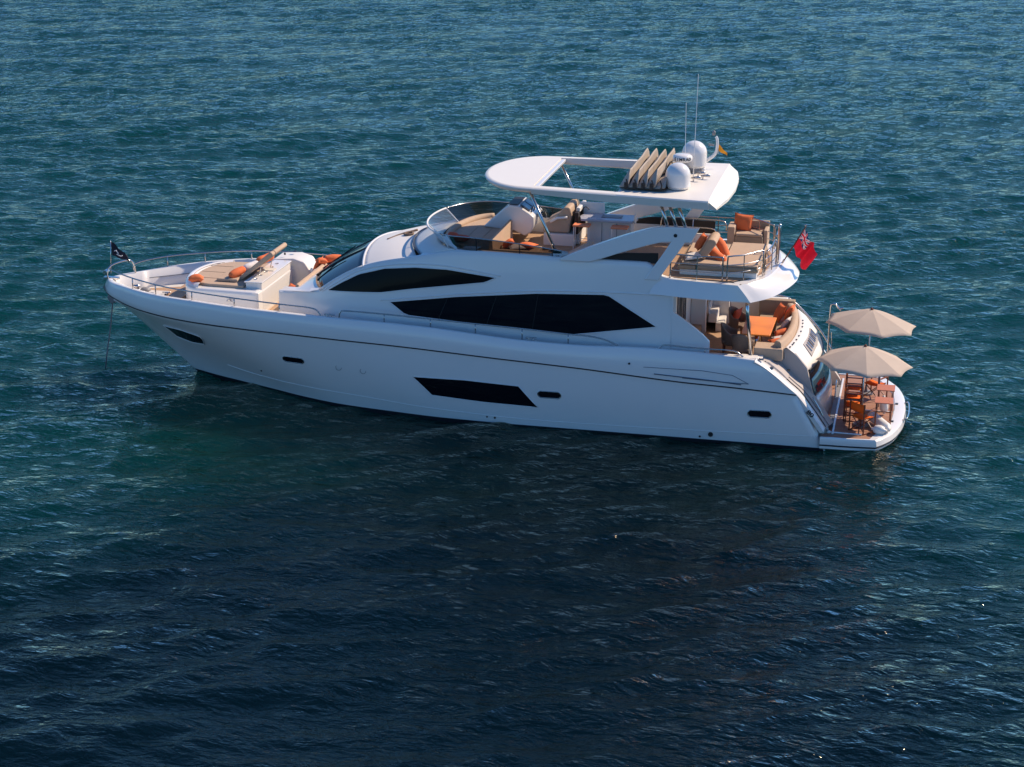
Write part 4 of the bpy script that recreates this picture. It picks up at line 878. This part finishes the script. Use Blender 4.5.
# ---- bathing platform
ZP=.42
def plat(ins, r=0):
    o=[(22.2,-(3.0-ins*.22)),(23.0,-(2.98-ins*.22)),(23.72-ins*.6,-(2.92-ins*.25))]
    o+=[(23.95-ins*1.0+.0,-2.55+ins*.3),(24.18-ins,-2.0),(24.36-ins,-1.1),(24.42-ins,0)]
    return o+[(x,-y) for x,y in o[::-1][1:]]
def seg2(ins):
    a=plat(ins)[:7]; c=[a[0],a[1],a[2]]; d=smooth_path(a[2:],5); P=c[:-1]+d; return P+[(x,-y) for x,y in P[::-1][1:]]
A=seg2(0); Bp=seg2(.30)
def rw2(P,z): return [(x,y,z) for x,y in P]
rim=MB().grid([rw2(seg2(.34),ZP-.01),rw2(seg2(.30),ZP+.02),rw2(seg2(.06),ZP+.02),rw2(A,ZP-.02),rw2(seg2(-.03),ZP-.16),rw2(seg2(.02),ZP-.19),rw2(seg2(.02),ZP-.23),rw2(seg2(.03),ZP-.30),rw2(seg2(.5),ZP-.36),rw2(seg2(.9),ZP-.40)])
pf=obj('bathing_platform', rim, WHITE, Y, smooth=True); pf.data.set_sharp_from_angle(angle=math.radians(35))
obj('platform_teak', MB().prism_z(seg2(.335), ZP-.2, ZP), TEAKR, pf)
obj('platform_groove', MB().tube([(x,y,ZP-.205) for x,y in seg2(-.005)],.022,6), BLACK, pf)
for x0_,y0_,x1_,y1_ in ((22.52,-2.62,22.52,2.5),(22.3,-2.5,23.3,-2.5),(23.2,-.35,24.05,-.35)):
    dx=.03 if x0_==x1_ else 0; dy=.03-dx; obj('launching_rail', MB().box(x0_-dx,x1_+dx,y0_-dy,y1_+dy,ZP+.001,ZP+.03), WHITE, pf, bevel=.008)
obj('garage_recess', MB().box(22.36,22.49,-2.0,2.2,ZP+.002,ZP+.012), GREY, pf)
for y_ in (-2.3,-1.2,0.4,1.6): obj('rim_fitting', MB().box(24.13-.06*y_*y_, 24.21-.06*y_*y_, y_-.05,y_+.05, ZP+.02,ZP+.04), BLACK, pf)
ld=[(24.36,-.9,.40),(24.47,-.9,.46),(24.52,-.5,.47),(24.52,.2,.47),(24.47,.6,.46),(24.36,.6,.40)]
obj('swim_ladder', MB().tube(smooth_path(ld,4),.022,7), CHROME, pf, smooth=True)
obj('hand_rail', MB().tube(smooth_path([(22.25,-2.3,.43),(22.2,-2.3,.85),(21.9,-2.3,1.35)],4),.02,7), CHROME, Y, smooth=True)
obj('hand_rail', MB().tube(smooth_path([(22.40,1.7,.43),(22.38,1.3,.75),(22.38,.9,.75),(22.40,.5,.43)],4),.02,7), CHROME, Y, smooth=True)
for (x,y) in ((22.33,-2.25),(22.40,-2.5)): obj('platform_cleat', MB().lathe([(.06,0),(.06,.05),(.001,.07)],(x,y,ZP),12), WHITE2, pf, smooth=True)

# ================================================================== loose things
def pillow_mb(w_, d_, t_, n=12, seed=0):
    rg=random.Random(seed); mb=MB(); top=[];bot=[]
    for i in range(n+1):
        rt=[];rb=[]
        for j in range(n+1):
            u=i/n*2-1; v=j/n*2-1; h_=t_/2*((1-abs(u)**2.6)*(1-abs(v)**2.6))**.55*(1+.10*math.sin(3*u+seed)+.08*math.sin(4*v+2*seed))
            pin=1-.10*(1-abs(v)**2)*abs(u)**3; pin2=1-.10*(1-abs(u)**2)*abs(v)**3
            rt.append((u*w_/2*pin, v*d_/2*pin2, h_)); rb.append((u*w_/2*pin, v*d_/2*pin2,-h_*.9))
        top.append(rt);bot.append(rb[::1])
    mb.grid(top); mb.grid(bot); return mb
def pillow(label, loc, size, rot, mt=ORANGE, name='cushion', cat='cushion', group=None, seed=0, bolster=False):
    if bolster:
        mb=MB(); L,r=size[0],size[1]; rows_=[]
        for i in range(17):
            u=i/16*2-1; rr=r*(1-abs(u)**5)**.5*(1+.05*math.sin(5*u+seed)); rr=max(rr,.004); bend=(size[2] if len(size)>2 else 0)*(1-u*u)
            rows_.append([(u*L/2, rr*math.cos(a)+bend, rr*.85*math.sin(a)) for a in np.linspace(0,2*PI,15)[:-1]])
        mb.grid(rows_,closed=True)
    else: mb=pillow_mb(*size, seed=seed)
    o=obj(name, mb, mt, None, smooth=True); o.location=loc; o.rotation_euler=[math.radians(a) for a in rot]
    wm=o.modifiers.new('weld','WELD'); wm.merge_threshold=.002
    if not bolster:
        w_,d_,t_=size; P=[]
        for u,v in [(k/8*2-1,-1) for k in range(9)]+[(1,k/8*2-1) for k in range(1,9)]+[(1-k/8*2,1) for k in range(1,9)]+[(-1,1-k/8*2) for k in range(1,8)]:
            P.append((u*w_/2*(1-.10*(1-abs(v)**2)*abs(u)**3), v*d_/2*(1-.10*(1-abs(u)**2)*abs(v)**3), 0))
        obj('piping', MB().tube(P, .008, 5, closed=True), mt, o, smooth=True)
    return tag(o,label,cat,group)
# foredeck
pillow('bright orange round cushion on the front port corner of the foredeck sunpad',(3.52,-1.22,3.30),(.46,.34,.24),(0,0,20),mt=RED if False else ORANGE,seed=1)
pillow('orange bolster cushion lying at the near end against the raised foredeck backrest',(4.62,-.68,3.42),(.62,.14),(0,-12,62),bolster=True,seed=2)
pillow('white rolled cushion between two orange bolsters on the raised foredeck backrest',(4.80,.02,3.46),(.60,.12),(0,-8,62),mt=WHITEC,bolster=True,seed=3)
pillow('orange bolster cushion at the far end against the raised foredeck backrest',(4.98,.78,3.50),(.66,.15),(0,-8,62),bolster=True,seed=4)
pillow('orange cushion lying at the port end of the forward lounge seat',(6.42,-1.12,3.02),(.62,.42,.18),(10,-38,60),seed=5)
pillow('grey and white cushion leaning on the middle of the forward lounge',(6.56,.62,3.12),(.40,.38,.14),(0,-62,8),mt=WHITEC,seed=6)
pillow('large orange cushion standing against the starboard half of the forward lounge backrest',(6.50,1.22,3.22),(.62,.56,.18),(0,-66,5),seed=7)
pillow('orange rolled cushion on the white ledge beside the starboard side of the windscreen',(6.92,1.55,3.43),(.60,.15),(0,0,28),bolster=True,seed=8)
pillow('small orange cushion on the white ledge, near end of the rolled cushion',(6.66,1.18,3.42),(.36,.30,.20),(0,0,30),seed=9)
# flybridge forward
pillow('dark red cushion on the port front corner of the flybridge sunpad, left of its pair',(11.36,-1.02,5.00),(.34,.34,.22),(0,0,10),mt=RED,seed=10)
pillow('dark red cushion on the port front corner of the flybridge sunpad, right of its pair',(11.68,-1.22,5.00),(.40,.34,.22),(0,0,-20),mt=RED,seed=11)
pillow('orange cushion in the forward corner of the port flybridge bench',(12.98,-.95,4.86),(.36,.34,.18),(0,-30,20),seed=12)
pillow('crumpled pale towel on the port flybridge bench between the orange cushions',(13.22,-1.05,4.80),(.44,.5,.12),(0,0,30),mt=WHITEC,name='towel',cat='towel',seed=13)
pillow('flat orange cushion on the aft part of the wide port flybridge bench',(13.52,-.90,4.83),(.52,.42,.14),(0,0,-15),seed=14)
# flybridge aft
pillow('long orange bolster draped over the aft side of the sunpad headrest',(19.04,-.70,5.04),(.74,.14,.08),(0,52,-28),bolster=True,seed=15)
pillow('orange bolster lying on the pad in front of the sunpad headrest',(18.98,-1.32,4.99),(.80,.14),(0,22,-38),bolster=True,seed=16)
pillow('orange cushion tucked behind the forward side of the sunpad headrest',(18.48,-.75,5.18),(.5,.45,.18),(0,-58,20),seed=17)
pillow('white and orange towel heaped between the arch and the sunpad headrest',(18.38,-1.55,4.96),(.46,.62,.14),(0,-10,10),mt=WHITEC,name='towel',cat='towel',seed=18)
# armchair on the flybridge with its cushion
ac = thing('lounge_armchair','tan square two-armed lounge chair at the starboard aft corner of the flybridge','armchair',(19.5,2.02,4.5))
obj('seat', MB().box(-.32,.50,-.42,.25,.0,.34), KHAKI, ac, bevel=.03, seg=3); obj('seat_cushion', MB().box(-.30,.48,-.44,.24,.342,.42), TAN, ac, bevel=.03, seg=3)
obj('armrest', MB().box(-.54,-.325,-.42,.30,0,.60), TAN, ac, bevel=.03, seg=3); obj('armrest', MB().box(.505,.62,-.30,.30,0,.52), TAN, ac, bevel=.03, seg=3)
obj('backrest', MB().box(-.32,.62,.30,.46,0,.66), KHAKI, ac, bevel=.03, seg=3)
pillow('large crumpled orange cushion on the seat of the flybridge armchair',(19.36,2.10,5.13),(.56,.52,.20),(72,4,-6),seed=19)
# cockpit
def tub_chair(label, loc, rz):
    c=thing('tub_chair',label,'chair',loc,rz,'brown tub chairs round the cockpit table')
    obj('seat', MB().box(-.24,.26,-.24,.24,.36,.46), BROWN, c, bevel=.04, seg=3)
    rws=[]
    for zf in np.linspace(0,1,7):
        r=[]
        for a in np.linspace(math.radians(62),math.radians(298),21):
            back = max(0,-math.cos(a)); h_=.30+ (.36+.24*back**1.2)*zf; rr=.27+.05*zf; r.append((rr*math.cos(a),rr*1.02*math.sin(a),h_))
        rws.append(r)
    obj('backrest', MB().grid(rws), BROWN, c, smooth=True, solid=.035)
    for sx in (-.2,.2):
        for sy in (-.2,.2): obj('leg', MB().box(sx-.02,sx+.02,sy-.02,sy+.02,0,.37), CHWOOD, c)
    return c
tc1=tub_chair('brown tub chair forward of the cockpit table with its back to the saloon',(19.46,-.88,2.0),0)
copy_tree(tc1,None,(19.50,.75,2.0),math.radians(-25),'brown tub chair at the far side of the cockpit table holding an orange cushion')
copy_tree(tc1,None,(19.86,-1.62,2.0),math.radians(80),'brown tub chair at the near end of the cockpit table beside the steel pillar')
pillow('dark orange cushion in the far brown tub chair',(19.42,.85,2.66),(.42,.42,.16),(0,-70,-20),mt=RED,seed=20)
pillow('dark orange cushion standing in the starboard corner of the cockpit sofa, left one of two',(20.62,1.30,2.70),(.52,.5,.18),(0,-64,25),mt=ORANGE,seed=21)
pillow('bright orange cushion standing in the starboard corner of the cockpit sofa, right one of two',(20.92,1.18,2.76),(.46,.46,.18),(0,-60,-5),mt=ORANGE,seed=22)
pillow('white cushion on the cockpit sofa below the orange pair',(20.88,.48,2.62),(.42,.42,.16),(0,-52,-5),mt=WHITEC,seed=23)
pillow('flat pale orange cushion in the middle of the cockpit sofa seat',(20.82,-.28,2.56),(.42,.46,.14),(0,-18,8),mt=ORANGE,seed=24)
pillow('folded white cloth between two flat orange cushions on the cockpit sofa seat',(20.80,-.72,2.51),(.42,.34,.10),(0,-8,10),mt=WHITEC,name='towel',cat='towel',seed=25)
pillow('orange cushion lying flat at the near end of the cockpit sofa seat',(20.78,-1.12,2.54),(.48,.36,.13),(0,-8,15),mt=ORANGE,seed=26)
# bar stools
def stool(label, loc):
    c=thing('bar_stool',label,'bar stool',loc,0,'bar stools at the flybridge bar')
    obj('seat', MB().box(-.25,.25,-.17,.17,.66,.72), mat('orange_stool_seat',(.80,.26,.12),.6,noise=.08), c, bevel=.025, seg=3)
    for sx in (-.21,.21):
        for sy in (-.13,.13): obj('leg', MB().tube([(sx*1.05,sy*1.1,0),(sx,sy,.66)],.014,6), WHITE, c)
    obj('foot_ring', MB().tube([(-.21,-.14,.25),(.21,-.14,.25),(.21,.14,.25),(-.21,.14,.25)],.010,5,closed=True), WHITE, c)
    return c
s1=stool('orange topped bar stool at the flybridge bar end next to the helm seat',(14.86,.42,4.5))
copy_tree(s1,None,(15.98,.40,4.5),0,'orange topped bar stool at the aft end of the flybridge bar')
# fenders
def fender(label, a, b, r, grp):
    a=Vector(a); b=Vector(b); L=(b-a).length; mb=MB()
    prof=[(.001,0),(r*.3,.01),(r*.35,.06),(r*.8,.10),(r,.18)]+[(r,L-.18),(r*.8,L-.10),(r*.35,L-.06),(r*.3,L-.01),(.001,L)]
    mb.lathe(prof,(0,0,0),20); M=Matrix.Translation(a)@(b-a).to_track_quat('Z','Y').to_matrix().to_4x4(); mb.xf(M)
    return tag(obj('fender',mb,WHITEC if False else WHITE2,None,smooth=True),label,'fender',grp)
fender('long white fender lying across the port side of the bathing platform under the side tables',(23.45,-1.22,.62),(24.04,-2.33,.57),.14,'white fenders on the bathing platform')
fender('short white fender under the shade at the nearest rim of the bathing platform',(23.55,-2.28,.56),(23.98,-2.42,.56),.13,'white fenders on the bathing platform')
fender('white fender standing beneath the side tables by the aft rim',(23.84,-.62,.45),(23.80,-.62,1.0),.12,'white fenders on the bathing platform')
# director's chairs
def dchair(label, loc, rz, cloth=CHO):
    c=thing('director_chair',label,'folding chair',loc,rz,"orange director's chairs on the bathing platform")
    w_=.27; 
    obj('seat', MB().grid([[(-w_+.03+ (2*w_-.06)*i/8, y, .45-.035*math.sin(PI*i/8)) for i in range(9)] for y in (-.20,0,.20)]), cloth, c, smooth=True, solid=.012)
    obj('backrest', MB().grid([[(-w_+2*w_*i/8, -.23-.035*math.sin(PI*i/8), z) for i in range(9)] for z in (.62,.72,.86)]), cloth, c, smooth=True, solid=.012)
    for s in (-1,1):
        obj('back_post', MB().box(s*w_-.016,s*w_+.016,-.25,-.215,.0,.88), CHWOOD, c, bevel=.004)
        obj('front_leg', MB().box(s*w_-.016,s*w_+.016,.19,.225,.0,.63), CHWOOD, c, bevel=.004)
        obj('armrest', MB().box(s*w_-.03,s*w_+.03,-.24,.25,.632,.655), CHWOOD, c, bevel=.006)
        obj('foot_runner', MB().box(s*w_-.017,s*w_+.017,-.24,.24,.0,.03), CHWOOD, c)
        for yy in (-.18,.18): obj('crossed_leg', MB().tube([(-s*w_*.95,yy,.03),(s*w_*.92,yy,.45)],.014,6), CHWOOD, c)
    return c
d1=dchair("orange director's chair nearest the camera, alone by the port edge of the platform",(23.30,-2.16,ZP),math.radians(-42))
copy_tree(d1,None,(22.98,-1.16,ZP),math.radians(-90),"orange director's chair in the row of three facing aft, nearest of the row")
copy_tree(d1,None,(22.96,-.42,ZP),math.radians(-90),"orange director's chair in the row of three facing aft, middle of the row")
copy_tree(d1,None,(22.94,.36,ZP),math.radians(-90),"orange director's chair in the row of three facing aft, farthest of the row")
copy_tree(d1,None,(23.50,.95,ZP),math.radians(150),"orange director's chair half hidden beneath the far umbrella, right of the row of three")
tw=tag(obj('towel',MB().box(-.03,.03,-.20,.20,-.30,.05),mat('slate_towel',(.12,.12,.17),.9,noise=.15),None,bevel=.02),'slate grey towel hanging between the umbrella pole and the far side of the platform','towel'); tw.location=(23.62,.55,1.22)
# side tables
def stable(label, loc):
    c=thing('folding_side_table',label,'side table',loc,0,'rosy folding side tables by the aft rim of the platform')
    top=MB()
    for k in range(6): top.box(-.25,.25,-.27+.091*k,-.27+.091*k+.086,.64,.665)
    obj('tabletop', top, ROSE, c)
    for s in (-1,1):
        obj('crossed_leg', MB().tube([(s*.21,-.22,0),(s*.21,.22,.64)],.014,6), CHWOOD, c); obj('crossed_leg', MB().tube([(s*.18,.22,0),(s*.18,-.22,.64)],.014,6), CHWOOD, c)
    obj('stretcher', MB().tube([(-.21,.0,.32),(.21,.0,.32)],.012,6), CHWOOD, c)
    return c
t1=stable('rosy brown folding side table by the aft rim, the nearer of two',(23.83,-1.30,ZP))
copy_tree(t1,None,(23.84,-.12,ZP),0,'rosy brown folding side table by the aft rim, the farther of two')
# umbrellas
def umbrella(label, base, top, rad, drop, rot, tilt=(0,0)):
    c=thing('sun_umbrella',label,'umbrella',base,0,'taupe sun umbrellas on the bathing platform')
    h_=top[2]-base[2]; tx,ty=top[0]-base[0],top[1]-base[1]
    mb=MB(); N=8; rows_=[]
    for i in range(9):
        f=i/8; r=[]
        for k in range(N*6):
            a=rot+2*PI*k/(N*6); ph=(k%6)/6; sc=1-.045*f*math.sin(PI*ph)**1.0*f; sagz=-.03*math.sin(PI*ph)*f*(1-f)
            cs=math.cos(PI/N)/math.cos(((k%6)/6-.5)*2*PI/N) if True else 1
            rr=rad*f*(cs*.85+.15)*sc if f>0 else .001
            z=-drop*(f**1.25)+.02*f*math.sin(PI*ph)*f
            z+= -tilt[0]*rr*math.cos(a)-tilt[1]*rr*math.sin(a)
            r.append((tx+rr*math.cos(a),ty+rr*math.sin(a),h_+z+sagz))
        rows_.append(r)
    mb.grid(rows_,closed=True); cano=obj('canopy',mb,UMB,c,smooth=True,solid=.006); cano.data.set_sharp_from_angle(angle=math.radians(7))
    for k in range(N):
        a=rot+2*PI*k/N; pts=[]
        for i in range(9):
            f=i/8; rr=rad*f*(math.cos(PI/N)*.0+1)*(.5+.5*math.cos(PI/N)/math.cos(-.5*2*PI/N)); pts.append((tx+rr*math.cos(a),ty+rr*math.sin(a),h_-drop*f**1.25-.015-tilt[0]*rr*math.cos(a)-tilt[1]*rr*math.sin(a)))
        obj('rib',MB().tube(pts,.008,5),GREY,c)
    obj('pole',MB().tube([(0,0,0),(tx,ty,h_+.01)],.020,10),WHITE2 if False else DSTEEL,c,smooth=True)
    obj('finial',MB().lathe([(.045,-.01),(.04,.02),(.02,.05),(.001,.06)],(tx,ty,h_),12),CHWOOD,c)
    obj('base',MB().lathe([(.001,0),(.22,0),(.22,.05),(.05,.08),(.03,.25)],(0,0,0),20),GREY,c,smooth=False)
    return c
umbrella('near taupe umbrella over the bathing platform, lower and closer of the two',(23.25,-1.62,ZP),(23.22,-1.25,2.60),1.34,.50,.10,(.05,0))
umbrella('far taupe umbrella over the bathing platform, higher and behind the other',(23.24,1.25,ZP),(23.26,1.35,2.95),1.34,.45,.28,(.06,0))
# flags
def ensign():
    c=thing('ensign_flag','red ensign with union canton hanging from a raked staff at the stern of the flybridge','flag',(20.72,.08,4.50))
    obj('staff',MB().tube([(0,0,0),(.60,0,1.08)],.018,8),CHWOOD,c,smooth=True); obj('truck',MB().lathe([(.001,.05),(.035,.03),(.03,0),(.001,-.01)],(.60,0,1.10),12),DSTEEL,c)
    obj('socket',MB().tube([(-.02,0,-.03),(.05,0,.10)],.03,10),DSTEEL,c)
    NX,NY=72,40; me=bpy.data.meshes.new('flag_cloth'); V=[];F=[]
    top=Vector((.56,0,1.02)); low=Vector((.27,0,.50))
    for j in range(NY+1):
        v=j/NY
        for i in range(NX+1):
            u=i/NX; h0=top.lerp(low,v)
            # cloth falls from the hoist: sags down and folds
            fall=Vector((.40*u+.05*math.sin(u*13+v)*u-.06*v*u*u, .17*math.sin(u*11+v*1.2)*min(1,u*2.2)+.04*math.sin(u*23+v*4)*u, -.66*u**1.05-.16*v*u*(1-u)))
            p=h0+fall; V.append(p)
    for j in range(NY):
        for i in range(NX): a=j*(NX+1)+i; F.append((a,a+1,a+NX+2,a+NX+1))
    me.from_pydata(V,[],F); me.update()
    ca=me.color_attributes.new('flag','BYTE_COLOR','CORNER')
    def colr(u,v):
        R=(.74,.012,.035);Wt=(.8,.8,.8);B=(.01,.02,.12)
        if u>.5 or v>.5: return R
        x=u/.5*2-1; y=v/.5*2-1; X_,Y_=x*2,y
        if abs(X_)<.20 or abs(Y_)<.20: return R
        if abs(X_)<.34 or abs(Y_)<.34: return Wt
        d=abs(abs(X_)-2*abs(Y_))/math.sqrt(5)
        if d<.07: return R
        if d<.20: return Wt
        return B
    k=0
    for p in me.polygons:
        i=p.index%NX; j=p.index//NX; cc=colr((i+.5)/NX,(j+.5)/NY)
        p.use_smooth=True
        for _ in p.loop_indices: ca.data[k].color_srgb=(*[x**(1/2.2) for x in cc],1) ; k+=1
    M=bpy.data.materials.new('ensign_cloth'); M.use_nodes=True; t=M.node_tree; b=t.nodes['Principled BSDF']; b.inputs['Roughness'].default_value=.8
    at=t.nodes.new('ShaderNodeVertexColor'); at.layer_name='flag'; t.links.new(at.outputs[0],b.inputs['Base Color'])
    tl=t.nodes.new('ShaderNodeBsdfTranslucent'); t.links.new(at.outputs[0],tl.inputs[0]); mx=t.nodes.new('ShaderNodeMixShader'); mx.inputs[0].default_value=.35
    t.links.new(b.outputs[0],mx.inputs[1]); t.links.new(tl.outputs[0],mx.inputs[2]); t.links.new(mx.outputs[0],t.nodes['Material Output'].inputs[0])
    me.materials.append(M); o=bpy.data.objects.new('flag_cloth',me); COL.objects.link(o); o.parent=c
ensign()
bf=thing('burgee_flag','small black flag with a white emblem on the steel staff at the bow','flag',(.24,0,2.95))
obj('staff',MB().tube([(0,0,0),(.06,0,1.03)],.014,8),CHROME,bf,smooth=True)
rr=[]
for v in np.linspace(0,1,6): rr.append([(.065+.44*u*1.0+.08*u*v, .05*math.sin(u*7+v), 1.0-.44*v*(1-.45*u)-.34*u**1.1) for u in np.linspace(0,1,14)])
bc=obj('flag_cloth',MB().grid(rr),NAVY,bf,smooth=True)
obj('emblem',MB().tube([(.20,-.05-.03,.73),(.26,-.085,.76),(.33,-.08,.66),(.27,-.08,.64),(.40,-.07,.58),(.45,-.06,.60)],.016,5),WHITEC,bc)
obj('streamer',MB().tube(smooth_path([(.52,.0,.62),(.60,-.02,.52),(.63,0,.36)],4),.028,6,r2=.012),NAVY,bf)
cf=thing('courtesy_flag','small orange yellow flag hanging from the curved white mast on the hardtop','flag',(18.56,1.8,7.2))
rr=[[(.03+.26*u, .04*math.sin(u*8+v*2), .28-.20*v*(1-.7*u)-.26*u) for u in np.linspace(0,1,8)] for v in np.linspace(0,1,5)]
obj('flag_cloth',MB().grid(rr),GOLD,cf,smooth=True)
obj('halyard',MB().tube([(.0,0,.32),(.03,0,.0)],.006,5),WHITEC,cf)
# loose gear on the house roof
rg=tag(obj('coiled_line',MB().tube(smooth_path([(9.2,-.3,4.60),(9.45,.1,4.66),(9.75,.25,4.74),(9.9,-.05,4.76),(9.75,-.15,4.74),(9.65,.0,4.74),(9.95,.30,4.80)],5),.035,7),BROWN,None,smooth=True),'brown bundled line lying on the white roof ahead of the flybridge screen','rope')
print('objects', len(bpy.data.objects))
